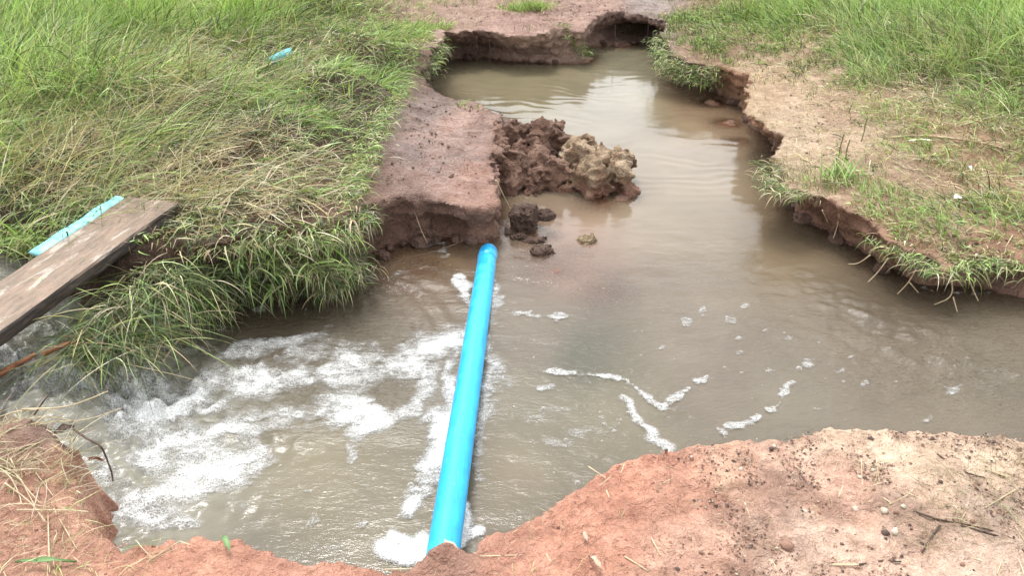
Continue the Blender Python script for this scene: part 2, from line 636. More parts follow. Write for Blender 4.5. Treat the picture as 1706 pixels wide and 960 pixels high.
# ------------------------------------------------------------------ eroded bank as a solid (overhangs, hollows) -> surface
def soil_colour(x, y, z, side):
    """earth colour by place; side=1 on the cut faces"""
    px, py = w2px(x, y, z)
    tops = [(700, 250, (.27, .175, .145)), (760, 210, (.32, .205, .165)), (650, 310, (.25, .16, .13)), (800, 300, (.34, .205, .16)), (720, 170, (.22, .15, .125)),
            (850, 40, (.40, .28, .24)), (1000, 10, (.42, .30, .255)), (760, 20, (.40, .29, .24)), (1080, 10, (.30, .24, .22)),
            (1260, 140, (.52, .40, .28)), (1330, 210, (.58, .46, .34)), (1450, 250, (.52, .40, .29)), (1400, 160, (.48, .35, .26)), (1550, 330, (.44, .33, .24)), (1500, 400, (.38, .24, .17)), (1680, 430, (.38, .24, .17)),
            (1600, 260, (.44, .31, .21)), (1500, 60, (.09, .07, .045)), (1650, 100, (.09, .07, .045)), (1200, 60, (.30, .21, .15)),
            (300, 200, (.045, .033, .024)), (500, 100, (.05, .036, .026)), (450, 320, (.11, .075, .055)), (600, 200, (.07, .05, .036)), (100, 350, (.05, .036, .026))]  # soil under grass, here and above, darkened as painted shade between blades
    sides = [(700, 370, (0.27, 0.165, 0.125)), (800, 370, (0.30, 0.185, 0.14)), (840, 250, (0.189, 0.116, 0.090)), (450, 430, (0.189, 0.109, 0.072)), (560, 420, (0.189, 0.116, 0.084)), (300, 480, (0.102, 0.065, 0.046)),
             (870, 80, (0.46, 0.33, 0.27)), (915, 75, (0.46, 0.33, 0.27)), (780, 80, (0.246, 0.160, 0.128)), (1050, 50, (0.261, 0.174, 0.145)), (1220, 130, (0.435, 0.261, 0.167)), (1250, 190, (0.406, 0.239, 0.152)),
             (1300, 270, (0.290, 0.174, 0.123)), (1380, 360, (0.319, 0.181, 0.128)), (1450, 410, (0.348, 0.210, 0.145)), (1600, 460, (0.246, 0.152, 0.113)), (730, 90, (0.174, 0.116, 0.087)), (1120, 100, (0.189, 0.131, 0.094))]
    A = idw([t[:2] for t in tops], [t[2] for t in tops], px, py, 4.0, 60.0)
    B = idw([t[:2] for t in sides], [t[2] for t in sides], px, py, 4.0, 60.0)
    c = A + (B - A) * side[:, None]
    slab = np.exp(-((px - 725) ** 2 / 100 ** 2 + (py - 250) ** 2 / 100 ** 2)) * (1 - side)
    mo = fbm(x, y, 0.22, 4, 78, .6)
    c = c * (1 + slab * np.clip(mo * .55, -.38, .35))[:, None]
    beds = np.array([.27, .155, .11])
    c = np.where((z < 0.012)[:, None], beds * (0.9 + 0.3 * vn2(x * 6, y * 6, 4)[:, None]), c)
    return c * (0.92 + 0.16 * vn2(x * 3.1, y * 3.1, 77)[:, None])


def build_bank(name, x0, x1, y0, y1, step, seed):
    z0, z1 = -0.12, 0.70
    xs, ys, zs = np.arange(x0, x1, step), np.arange(y0, y1, step), np.arange(z0, z1, step)
    X, Y = np.meshgrid(xs, ys, indexing='ij')
    dr, dw = look(G_rim, X, Y), look(G_wat, X, Y)
    H = top_h(X, Y)
    wob = 0.030 * fbm(X, Y, 0.22, 3, 41)
    px, py = w2px(X, Y, 0.15)
    # how deep the water has cut under the rim
    U = 0.03 + 0.05 * vn2(X * 3.3, Y * 3.3, 43)
    for cx, cy, s, u in [(668, 372, 20, .16), (745, 362, 26, .20), (785, 85, 32, .24), (835, 100, 22, .16), (1050, 50, 45, .45), (1090, 50, 30, .35), (1540, 470, 60, .20),
                         (1640, 470, 60, .18), (1290, 240, 25, .14), (1440, 420, 30, .10), (450, 440, 70, .10)]:
        U = U + u * np.exp(-((px - cx) ** 2 + ((py - cy) * 1.3) ** 2) / s ** 2)
    shape = (len(xs), len(ys), len(zs))
    n1 = grid_noise(shape, step, 0.17, seed)
    n2 = grid_noise(shape, step, 0.075, seed + 1)
    n3 = grid_noise(shape, step, 0.035, seed + 2)
    zz = zs[None, None, :]
    s = np.clip(zz / np.maximum(H[..., None], 0.08), 0, 1)
    d = dw[..., None] * (1 - s) + dr[..., None] * s
    d = d + wob[..., None] - U[..., None] * np.exp(-((s - 0.30) / 0.27) ** 2)
    d = d + 0.034 * n1 - 0.050 * (np.abs(n2) - 0.3) - 0.022 * (np.abs(n3) - .3)
    # layered shelves in the cut faces
    d = d + 0.010 * np.sin(zz * 75 + 3.0 * n1)
    top = H[..., None] + 0.010 * n2 + 0.007 * n3 - zz
    S = np.minimum(d, top)
    bed = bed_z(X, Y)[..., None] + 0.010 * n2 - zz
    S = np.maximum(S, np.minimum(bed, dw[..., None] + 0.9))
    V, Q = surface_nets(S.astype(np.float32), (x0, y0, z0), step)
    # cut faces or top?
    me = mesh_np(name, V, Q)
    nrm = np.empty(len(V) * 3, np.float32)
    me.vertices.foreach_get("normal", nrm)
    nz = nrm.reshape(-1, 3)[:, 2]
    # fine crumbs along the normal
    rough = np.where(nz < 0.6, 0.016, 0.005)
    P = V + nrm.reshape(-1, 3) * (rough * fbm3(V, 0.045, 2, 51))[:, None]
    me.vertices.foreach_set("co", P.astype(np.float32).ravel())
    x, y, z = V[:, 0], V[:, 1], V[:, 2]
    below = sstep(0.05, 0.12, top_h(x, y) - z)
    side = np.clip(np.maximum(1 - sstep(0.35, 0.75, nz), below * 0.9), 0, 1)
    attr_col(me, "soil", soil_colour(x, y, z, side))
    pxv, pyv = w2px(x, y, z)
    wet = np.exp(-((pxv - 730) ** 2 / 110 ** 2 + (pyv - 250) ** 2 / 120 ** 2)) * 1.1 + 0.35 * side + 0.8 * (z < 0.03)
    wet = wet + 0.7 * np.exp(-((pxv - 1090) ** 2 / 40 ** 2 + (pyv - 5) ** 2 / 20 ** 2))
    attr_f(me, "wet", np.clip(wet, 0, 1))
    return me


o = obj("eroded_bank", build_bank("eroded_bank", -2.5, 5.0, 2.62, 9.0, 0.02, 101), M_soil, kind="structure")

# the near bank: a finely broken sheet that drops into the water beyond its rim
def build_near():
    st = 0.0075
    xs, ys = np.arange(-2.6, 3.4, st), np.arange(1.05, 2.75, st)
    X, Y = np.meshgrid(xs, ys, indexing='ij')
    d = poly_sd(NEAR, X, Y)
    d = d + 0.022 * fbm(X, Y, 0.16, 4, 61, 0.65) - 0.016 * np.abs(fbm(X, Y, 0.05, 3, 66, .6))
    H = near_h(X, Y)
    # flakes and crumbs of the drying crust
    cr = fbm(X, Y, 0.11, 4, 63, 0.6)
    H = H + 0.010 * np.maximum(np.abs(cr) - 0.25, 0) * 2 - 0.004 * np.exp(-(cr / 0.05) ** 2)
    H = H + 0.007 * np.maximum(fbm(X, Y, 0.026, 2, 68), 0.2)
    mott = sstep(-.1, .5, fbm(X, Y, .35, 3, 69))
    H = H - 0.010 * mott * np.abs(fbm(X, Y, 0.06, 3, 70, .65))
    # lumps by the inflow and where the pipe goes in
    for a, b, z, r, hh in [(125, 735, .3, .07, .035), (60, 720, .3, .1, .03), (735, 925, .24, .05, .05), (765, 940, .24, .06, .03), (700, 945, .22, .05, .02)]:
        c = px2w(a, b, z)
        H = H + hh * np.exp(-((X - c[0]) ** 2 + (Y - c[1]) ** 2) / r ** 2)
    pxe = w2px(X, Y, .28 + 0 * X)[0]
    soft = sstep(330, 180, pxe)
    edge = sstep(-0.055, 0.012, d) * (1 - soft) + sstep(-0.09, 0.06, d + .03 * fbm(X, Y, .09, 3, 64)) * soft
    lip = 0.010 * np.exp(-((d - 0.02) / 0.02) ** 2)
    Z = -0.25 + (H + lip + 0.25) * edge - 0.02 * sstep(0.10, 0.0, d)
    keep = (edge[:-1, :-1] > 0.0)
    V = np.stack([X, Y, Z], -1).reshape(-1, 3)
    Q = grid_quads(len(xs), len(ys), keep)
    V, Q, dd = compact(V, Q, d.reshape(-1))
    me = mesh_np("near_bank", V, Q)
    x, y, z = V.T
    px, py = w2px(x, y, z)
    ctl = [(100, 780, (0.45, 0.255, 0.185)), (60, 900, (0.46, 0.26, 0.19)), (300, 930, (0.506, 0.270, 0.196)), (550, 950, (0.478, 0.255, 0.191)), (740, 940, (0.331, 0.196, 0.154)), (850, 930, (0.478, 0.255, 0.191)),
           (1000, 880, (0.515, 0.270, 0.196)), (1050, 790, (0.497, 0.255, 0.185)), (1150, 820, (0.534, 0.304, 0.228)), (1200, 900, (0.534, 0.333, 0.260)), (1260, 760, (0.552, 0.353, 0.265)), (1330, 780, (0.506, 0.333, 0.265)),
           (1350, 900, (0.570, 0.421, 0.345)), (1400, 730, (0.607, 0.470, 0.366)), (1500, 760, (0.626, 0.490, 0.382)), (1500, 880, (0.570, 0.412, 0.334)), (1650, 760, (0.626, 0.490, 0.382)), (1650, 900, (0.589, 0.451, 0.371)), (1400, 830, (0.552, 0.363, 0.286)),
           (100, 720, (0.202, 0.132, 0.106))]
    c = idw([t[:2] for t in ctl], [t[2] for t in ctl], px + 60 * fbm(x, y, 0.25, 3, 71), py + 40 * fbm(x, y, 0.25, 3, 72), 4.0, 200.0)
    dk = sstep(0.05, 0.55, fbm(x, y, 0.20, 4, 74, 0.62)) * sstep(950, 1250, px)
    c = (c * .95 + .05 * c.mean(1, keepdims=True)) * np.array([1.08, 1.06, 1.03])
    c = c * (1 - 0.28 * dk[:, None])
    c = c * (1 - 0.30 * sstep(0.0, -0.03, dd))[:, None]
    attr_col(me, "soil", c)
    attr_f(me, "wet", 0.25 + 0.3 * sstep(300, 0, px))
    return me


o = obj("near_bank", build_near(), M_near, kind="structure")

# wide ground sheet: runs under the banks and on to the horizon
def build_ground():
    a = np.arange(-7, 7.01, 0.14)
    ext = 7 + np.cumsum(0.14 * 1.22 ** np.arange(1, 26))
    xs = np.concatenate([-ext[::-1], a, ext])
    ys = np.concatenate([(-ext + 7 + 0.6 - 0.0)[::-1], np.arange(0.6, 12.0, 0.14), ext - 7 + 12.0])
    X, Y = np.meshgrid(xs, ys, indexing='ij')
    dr = np.minimum(poly_sd(RIM, X, Y), poly_sd(WAT, X, Y))
    dn = poly_sd(NEAR, X, Y)
    far = np.maximum(np.abs(X), np.abs(Y)) > 13
    H = np.where(dn > 0, look(G_nh, X, Y), look(G_h, X, Y)) - 0.045 + 0.03 * fbm(X, Y, 1.7, 3, 81)
    land = (dr > 0.30) | (dn > 0.22) | far
    Z = np.where(land, H, -0.32)
    V = np.stack([X, Y, Z], -1).reshape(-1, 3)
    me = mesh_np("ground", V, grid_quads(len(xs), len(ys)))
    x, y = V[:, 0], V[:, 1]
    c = np.array([.16, .12, .07]) * (0.8 + 0.4 * vn2(x, y, 3)[:, None])
    nearm = poly_sd(NEAR, x, y) > 0
    c[nearm] = np.array([.5, .29, .2])
    g = (np.abs(x) > 7.5) | (y > 11)
    c[g] = np.array([.10, .14, .045])
    attr_col(me, "soil", c)
    attr_f(me, "wet", np.zeros(len(V)))
    return me


obj("ground", build_ground(), M_soil, kind="structure")

# ------------------------------------------------------------------ water
FALL = px2w(70, 650, 0.12)


def water_z(x, y):
    """level + real ripples"""
    # the inflow drops in from the left under the plank
    up = sstep(-1.32, -1.85, x + 0.15 * (y - 2.5)) * sstep(2.0, 2.3, y)
    lvl = 0.155 * up + 0.05 * sstep(-1.8, -2.6, x)
    px, py = w2px(x, y, 0)
    turb = np.exp(-(np.maximum(px - 120, 0) / (330 - 130 * sstep(700, 800, py))) ** 2) * sstep(520, 620, py) * sstep(950, 860, py)
    turb2 = turb + 2.0 * np.exp(-((px - 110) / 130) ** 2 - ((py - 650) / 50) ** 2)
    rr = turb2 * (0.034 * fbm(x, y, 0.15, 4, 91, 0.6) - 0.042 * np.abs(fbm(x, y, 0.085, 3, 95, .6)))
    # stream
    flow = sstep(320, 470, py)
    r2 = 0.0040 * fbm(x * 0.7 + y * 0.3, y * 1.6, 0.12, 4, 97, .6) * flow
    # creased skin of the slack water below the inflow
    lee = sstep(900, 760, px) * sstep(560, 640, py)
    cre = np.abs(fbm(x * 1.0 + 0.4 * y, y * 1.25, 0.15, 4, 98, .55))
    r2 = r2 * (1 - .7 * lee) - lee * 0.0012 * np.exp(-cre / 0.09)
    # chop along the right bank
    ch = np.exp(-((px - 1560) / 190) ** 2 - ((py - 590 - 0.25 * (px - 1560)) / 75) ** 2) + 0.8 * np.exp(-((px - 1400) / 90) ** 2 - ((py - 505 - 0.45 * (px - 1400)) / 26) ** 2)
    r3 = ch * 0.010 * fbm(x * 1.3 + y * 0.9, y * 1.9 - x * 0.5, 0.085, 3, 99)
    # left arm by the pipe: ripples pushed out from the inflow
    cc = px2w(250, 680)
    rad = np.hypot(x - cc[0], y - cc[1])
    arm = np.exp(-((px - 660) / 120) ** 2 - ((py - 510) / 55) ** 2)
    r4 = arm * 0.0075 * np.sin(rad * 62 + 5 * fbm(x, y, 0.3, 2, 103)) * (0.6 + 0.5 * fbm(x, y, 0.2, 2, 104))
    # slow rings in the pool
    c2 = px2w(1010, 60)
    rad2 = np.hypot((x - c2[0]), (y - c2[1]) * 1.0)
    pool = sstep(400, 300, py)
    r5 = pool * (0.0013 * np.sin(rad2 * 42 + 11 * fbm(x, y, 0.6, 3, 105)) * (0.5 + 0.6 * fbm(x, y, .4, 2, 106)) + 0.0007 * fbm(x, y * 2, 0.3, 3, 107))
    return lvl + rr + r2 + r3 + r4 + r5


FOAM = [  # photo-pixel strokes: points, half width, strength
    ([(-120, 500), (-40, 540), (30, 580)], 45, .6), ([(10, 640), (90, 640), (180, 655), (260, 650)], 30, .75), ([(40, 690), (130, 690), (200, 690)], 24, .6), ([(70, 640), (160, 670), (240, 690), (330, 665), (430, 635), (520, 612), (600, 605), (670, 610), (745, 575)], 34, .98),
    ([(130, 640), (220, 640), (300, 625), (390, 610)], 22, .45),
    ([(200, 720), (270, 735), (350, 730), (440, 705), (530, 685), (600, 672), (640, 700), (590, 715)], 34, .82),
    ([(170, 790), (190, 840), (250, 850), (310, 810), (390, 790), (430, 750)], 40, .8),
    ([(240, 770), (320, 770), (380, 760)], 45, .75), ([(215, 855), (260, 868), (330, 872)], 18, .7),
    ([(400, 590), (470, 580), (540, 572), (620, 565), (650, 585)], 17, .7), ([(540, 640), (620, 640), (690, 600)], 16, .6),
    ([(640, 705), (690, 680), (715, 640), (735, 600), (752, 560)], 17, .66), ([(700, 700), (735, 680), (745, 640)], 14, .66), ([(520, 600), (560, 560), (620, 610)], 12, .5),
    ([(742, 700), (728, 760), (712, 805), (690, 838), (675, 850)], 26, .95), ([(780, 470), (775, 520), (765, 560), (757, 610), (748, 660), (735, 720)], 16, .8),
    ([(822, 470), (818, 530), (812, 590), (805, 640), (798, 700), (790, 770), (785, 800)], 15, .62), ([(815, 600), (830, 640), (812, 690)], 20, .55),
    ([(640, 915), (670, 928), (700, 925), (705, 905)], 22, 1.2), ([(655, 895), (690, 912)], 14, 1.2), ([(768, 905), (776, 870), (772, 845)], 14, 1.2), ([(775, 895), (800, 885)], 12, 1.15),
    ([(860, 523), (900, 528), (945, 527)], 7, .8), ([(915, 622), (960, 625), (1030, 630)], 6, .85), ([(1045, 635), (1075, 662), (1100, 683), (1130, 685)], 8, .8), ([(1105, 680), (1135, 658), (1178, 630)], 9, .85),
    ([(1040, 668), (1060, 700), (1085, 725), (1122, 748)], 12, .72), ([(1200, 718), (1235, 708), (1262, 698)], 10, .85), ([(1283, 683), (1300, 672), (1310, 648)], 8, .85),
    ([(900, 650), (930, 645)], 9, .7), ([(1000, 690), (1010, 718)], 9, .6), ([(930, 740), (990, 722), (1020, 712)], 12, .42), ([(860, 700), (920, 690), (960, 700)], 20, .3),
    ([(880, 770), (930, 760)], 12, .3), ([(560, 470), (600, 470), (640, 462)], 8, .4), ([(700, 410), (745, 405)], 7, .5), ([(650, 460), (680, 452)], 6, .5), ([(430, 488), (480, 487), (520, 492), (560, 497)], 5, .75),
    ([(330, 540), (370, 510), (400, 495)], 6, .75), ([(270, 590), (330, 585), (370, 590)], 10, .5), ([(1535, 480), (1570, 488), (1650, 490)], 4, .7), ([(470, 720), (430, 770), (400, 830)], 16, .4),
    ([(390, 850), (450, 840), (470, 830)], 10, .5), ([(570, 745), (600, 760)], 14, .6), ([(500, 815), (520, 820)], 7, .6), ([(520, 915), (555, 915)], 12, .55),
]
g2 = np.random.default_rng(31)
for i in range(46):      # single flecks drifting down the stream
    a, b = [(1215, 537), (1275, 552), (1145, 537), (1240, 510), (1100, 580), (1170, 528), (1405, 585), (1280, 620), (1340, 608), (1230, 565), (1545, 700), (1590, 650), (1400, 618), (1310, 565),
            (905, 650), (990, 662), (1315, 640), (1440, 640), (640, 565), (650, 630), (520, 870), (605, 875), (610, 810), (655, 808), (480, 600), (430, 515), (365, 548), (430, 480), (740, 430), (735, 418)][i] if i < 30 else (g2.uniform(860, 1600), g2.uniform(510, 700))
    w = g2.uniform(3.0, 9.0) if i < 30 else g2.uniform(2, 5)
    FOAM.append(([(a - w * .7, b + w * .25), (a + w * .7, b - w * .2)], w * 1.15, .62))


def foam_amt(x, y, z=0.0):
    px, py = w2px(x, y, z)
    # break the strokes up the way eddies do
    qx = px + 22 * fbm(x, y, 0.22, 3, 111) + 7 * fbm(x, y, 0.06, 2, 112)
    qy = py + 15 * fbm(x, y, 0.22, 3, 113) + 5 * fbm(x, y, 0.06, 2, 114)
    wob = 0.05 + 0.75 * fbm(x, y, 0.05, 3, 115) + 0.35 * fbm(x, y, 0.018, 2, 118)
    brk = np.clip(0.98 + 0.62 * fbm(x, y, 0.17, 4, 116, 0.6), 0.05, 1.1)
    f = np.zeros(np.shape(px))
    for i, (pts, w, s) in enumerate(FOAM):
        small = w < 11 or s > 1.0
        s = s * .85 if small and s < 1 else s
        d, _ = line_d(pts, px if small else qx, py if small else qy)
        if small and s <= 1.0:
            d = d + w * wob
            f = np.maximum(f, s * sstep(1.2, 0.2, d / w))
        else:
            f = np.maximum(f, s * sstep(1.4, 0.2, d / w) * (1.0 if s > 1 else brk))
    f = np.maximum(f, (0.30 + .30 * fbm(x, y, .12, 4, 117, .6)) * sstep(520, 250, px) * sstep(590, 640, py) * sstep(900, 840, py))
    return f


def build_water():
    st = 0.0125
    xs, ys = np.arange(-3.4, 5.2, st), np.arange(1.3, 8.75, st)
    X, Y = np.meshgrid(xs, ys, indexing='ij')
    Z = water_z(X, Y)
    inland = np.maximum(np.minimum(look(G_wat, X, Y), look(G_rim, X, Y) + 0.1), look(G_near, X, Y))
    keep = (inland[:-1, :-1] < 0.75) & (np.minimum(look(G_wat, X, Y), look(G_rim, X, Y))[:-1, :-1] < 0.5) & (look(G_near, X, Y)[:-1, :-1] < 0.25)
    V = np.stack([X, Y, Z], -1).reshape(-1, 3)
    V, Q = compact(V, grid_quads(len(xs), len(ys), keep))
    me = mesh_np("water", V, Q)
    x, y, z = V.T
    depth = np.maximum(z - bed_z(x, y), 0)
    depth = depth + 0.05 * sstep(-0.9, -1.2, x)
    attr_f(me, "cloud", 1 - np.exp(-depth / 0.040))
    px, py = w2px(x, y, 0 * x)
    ctl = [(900, 130, (.40, .345, .235)), (1050, 100, (.38, .35, .26)), (1000, 230, (.42, .36, .28)), (1150, 300, (.42, .34, .26)), (1180, 160, (.44, .30, .21)), (950, 440, (.50, .33, .27)),
           (1300, 400, (.34, .26, .185)), (700, 440, (.30, .20, .135)), (900, 560, (.32, .26, .205)), (965, 592, (.17, .17, .115)), (1200, 600, (.36, .29, .235)), (1500, 560, (.33, .26, .20)), (1650, 600, (.33, .27, .20)),
           (450, 530, (.20, .155, .11)), (600, 540, (.28, .23, .17)), (300, 700, (.44, .42, .36)), (120, 655, (.62, .62, .57)), (230, 660, (.58, .58, .53)), (550, 800, (.40, .34, .235)), (650, 850, (.37, .32, .23)), (850, 800, (.42, .345, .25)), (1000, 720, (.38, .33, .24)), (1300, 680, (.40, .34, .27)), (900, 700, (.34, .30, .225))]
    c = idw([t[:2] for t in ctl], [t[2] for t in ctl], px, py, 3.0, 900.0)
    sw = fbm(x, y, 0.35, 4, 121)
    c = c * np.array([.88, .87, .78]) * (0.42 - 0.10 * sstep(380, 520, py) * sstep(300, 450, px))[:, None] * (1 + 0.18 * sw)[:, None]
    attr_col(me, "mud", c)
    chop = 0.035 + (0.30 - 0.16 * sstep(640, 760, py) * sstep(1000, 850, px)) * sstep(330, 520, py) + 0.75 * sstep(780, 600, px) * sstep(440, 520, py) * sstep(760, 660, py) + 0.75 * np.exp(-((px - 1600) / 200) ** 2 - ((py - 600) / 90) ** 2)
    attr_f(me, "chop", np.clip(chop, 0, 2.2))
    return me


def water_material():
    m, nt, out = new_mat("muddy_water")
    k = NT(nt)
    pos = k.n("ShaderNodeNewGeometry").outputs["Position"]
    chop = k.attr("chop").outputs["Fac"]
    n1 = k.noise(k.scaled(pos, (1.0, 2.2, 1), (0, 0, 0.35)), 26, 4, 0.6, 0.3)
    n2 = k.noise(k.scaled(pos, (0.8, 2.4, 1), (0, 0, -0.25)), 75, 3, 0.6, 0.2)
    h = k.math('ADD', k.math('MULTIPLY', n1, 0.7), k.math('MULTIPLY', n2, 0.22))
    b = k.bump(k.math('MULTIPLY', h, chop), 1.0, 0.016)
    mud = k.attr("mud").outputs["Color"]
    d = k.n("ShaderNodeBsdfDiffuse")
    k.l(mud, d.inputs["Color"])
    k.l(b, d.inputs["Normal"])
    t = k.n("ShaderNodeBsdfTransparent")
    t.inputs["Color"].default_value = (0.93, 0.88, 0.80, 1)
    mx = k.n("ShaderNodeMixShader")
    k.l(k.attr("cloud").outputs["Fac"], mx.inputs[0])
    k.l(t.outputs[0], mx.inputs[1])
    k.l(d.outputs[0], mx.inputs[2])
    fr = k.n("ShaderNodeFresnel")
    fr.inputs["IOR"].default_value = 1.38
    k.l(b, fr.inputs["Normal"])
    g = k.n("ShaderNodeBsdfGlossy")
    g.inputs["Roughness"].default_value = 0.012
    g.inputs["Color"].default_value = (1, 1, 1, 1)
    k.l(b, g.inputs["Normal"])
    m2 = k.n("ShaderNodeMixShader")
    k.l(fr.outputs[0], m2.inputs[0])
    k.l(mx.outputs[0], m2.inputs[1])
    k.l(g.outputs[0], m2.inputs[2])
    k.l(m2.outputs[0], out.inputs[0])
    return m


obj("stream_water", build_water(), water_material(), kind="structure")


def foam_sheet_material():
    m, nt, out = new_mat("fine_froth")
    k = NT(nt)
    pos = k.n("ShaderNodeNewGeometry").outputs["Position"]
    f = k.attr("foam").outputs["Fac"]
    vor = k.n("ShaderNodeTexVoronoi", feature='DISTANCE_TO_EDGE')
    vor.inputs["Scale"].default_value = 115
    k.l(k.scaled(pos, (1, 1, 0.3)), vor.inputs["Vector"])
    rim = k.ramp(vor.outputs["Distance"], 0.28, 0.02)
    flow = k.scaled(pos, (0.55, 1.25, 1), (0, 0, -0.12))
    n1 = k.noise(flow, 13, 6, 0.66, 0.7)
    n2 = k.noise(flow, 52, 5, 0.7, 0.3)
    a = k.math('ADD', f, k.math('MULTIPLY', k.math('SUBTRACT', n1, 0.5), 1.0))
    a = k.math('ADD', a, k.math('MULTIPLY', k.math('SUBTRACT', n2, 0.5), 0.6))
    thick = k.ramp(a, 0.62, 1.15)
    lace = k.math('ADD', k.math('MULTIPLY', rim, 0.48), k.math('MULTIPLY', n2, 0.25))
    cover = k.math('ADD', k.math('ADD', 0.20, lace), k.math('MULTIPLY', thick, 0.40), clamp=True)
    a = k.math('MULTIPLY', k.ramp(a, 0.26, 0.80), cover)
    d = k.n("ShaderNodeBsdfPrincipled")
    k.l(k.mix(thick, C4((.56, .56, .54)), C4((.85, .86, .86))), d.inputs["Base Color"])
    d.inputs["Roughness"].default_value = 0.35
    k.l(k.bump(k.math('ADD', k.math('MULTIPLY', rim, -0.35), k.math('ADD', n2, n1)), 0.9, 0.012), d.inputs["Normal"])
    t = k.n("ShaderNodeBsdfTransparent")
    mx = k.n("ShaderNodeMixShader")
    k.l(a, mx.inputs[0])
    k.l(t.outputs[0], mx.inputs[1])
    k.l(d.outputs[0], mx.inputs[2])
    k.l(mx.outputs[0], out.inputs[0])
    return m


def bubble_material():
    m, nt, out = new_mat("bubble_film")
    k = NT(nt)
    lw = k.n("ShaderNodeLayerWeight")
    lw.inputs["Blend"].default_value = 0.45
    d = k.n("ShaderNodeBsdfPrincipled")
    d.inputs["Base Color"].default_value = (.66, .665, .66, 1)
    d.inputs["Roughness"].default_value = 0.12
    t = k.n("ShaderNodeBsdfTransparent")
    mx = k.n("ShaderNodeMixShader")
    k.l(k.math('ADD', k.math('MULTIPLY', lw.outputs["Facing"], 0.6), 0.05, clamp=True), mx.inputs[0])
    k.l(t.outputs[0], mx.inputs[1])
    k.l(d.outputs[0], mx.inputs[2])
    k.l(mx.outputs[0], out.inputs[0])
    return m


def build_foam():
    st = 0.010
    xs, ys = np.arange(-2.9, 2.6, st), np.arange(1.5, 3.9, st)
    X, Y = np.meshgrid(xs, ys, indexing='ij')
    F = foam_amt(X, Y)
    dry = np.maximum(np.minimum(look(G_wat, X, Y), look(G_rim, X, Y)), look(G_near, X, Y))
    keep = (F[:-1, :-1] > 0.04) & (dry[:-1, :-1] < 0.08)
    Z = water_z(X, Y) + 0.0025 + 0.006 * np.clip(F, 0, 1.2) * (0.5 + 0.5 * fbm(X, Y, 0.05, 2, 131))
    V = np.stack([X, Y, Z], -1).reshape(-1, 3)
    V, Q, f = compact(V, grid_quads(len(xs), len(ys), keep), F.reshape(-1))
    me = mesh_np("foam", V, Q)
    attr_f(me, "foam", f)
    obj("foam", me, foam_sheet_material(), kind="stuff", label="white froth and foam streaks drifting on the muddy water", category="foam")
    # bubbles
    g = np.random.default_rng(5)
    N = 420000
    x, y = g.uniform(-2.2, 2.3, N), g.uniform(1.6, 3.85, N)
    f = foam_amt(x, y)
    clump = vn2(x * 22, y * 22, 9)
    p = np.clip(f - 0.15, 0, 1) ** 1.3 * (0.15 + 0.9 * clump) * 0.42
    p = np.maximum(p, 0.012 * (clump > 0.72) * (np.abs(x - 0.2) < 1.2) * sstep(3.3, 2.6, y))
    dry = np.maximum(np.minimum(look(G_wat, x, y), look(G_rim, x, y)), look(G_near, x, y))
    bx_, by_ = w2px(x, y, 0 * x)
    p = p * (1 - .75 * sstep(700, 560, bx_) * sstep(560, 600, by_))
    ok = (g.random(N) < p) & (dry < 0.03)
    x, y = x[ok], y[ok]
    n = len(x)
    r = np.clip(g.lognormal(math.log(0.0024), 0.55, n), 0.0012, 0.014)
    bpx, bpy_ = w2px(x, y, 0 * x)
    for cx, cy, rr_ in [(690, 835, 32), (670, 915, 40), (530, 912, 22), (660, 455, 60), (712, 800, 20), (610, 470, 40)]:
        nearb = (np.hypot(bpx - cx, bpy_ - cy) < rr_) & (g.random(n) < .22)
        r = np.where(nearb, g.uniform(.005, .013, n), r)
    z = water_z(x, y) + 0.001 + 0.004 * np.clip(f[ok], 0, 1.1)
    a = np.arange(6) * np.pi / 3
    dome = np.vstack([np.stack([np.cos(a), np.sin(a), 0 * a], 1), np.stack([np.cos(a + .5) * .72, np.sin(a + .5) * .72, 0 * a + .62], 1), [[0, 0, .9]]])
    V = np.stack([x, y, z], 1)[:, None] + dome[None] * r[:, None, None]
    T = []
    for i in range(6):
        j = (i + 1) % 6
        T += [(i, j, 6 + i), (j, 6 + j, 6 + i), (6 + i, 6 + j, 12)]
    T = (np.array(T)[None] + (np.arange(n) * 13)[:, None, None]).reshape(-1, 3)
    me = mesh_np("bubbles", V.reshape(-1, 3), None, T)
    obj("bubbles", me, bubble_material(), kind="stuff", label="small clear bubbles clustered on the muddy water", category="bubbles")
    print("bubbles", n)


build_foam()

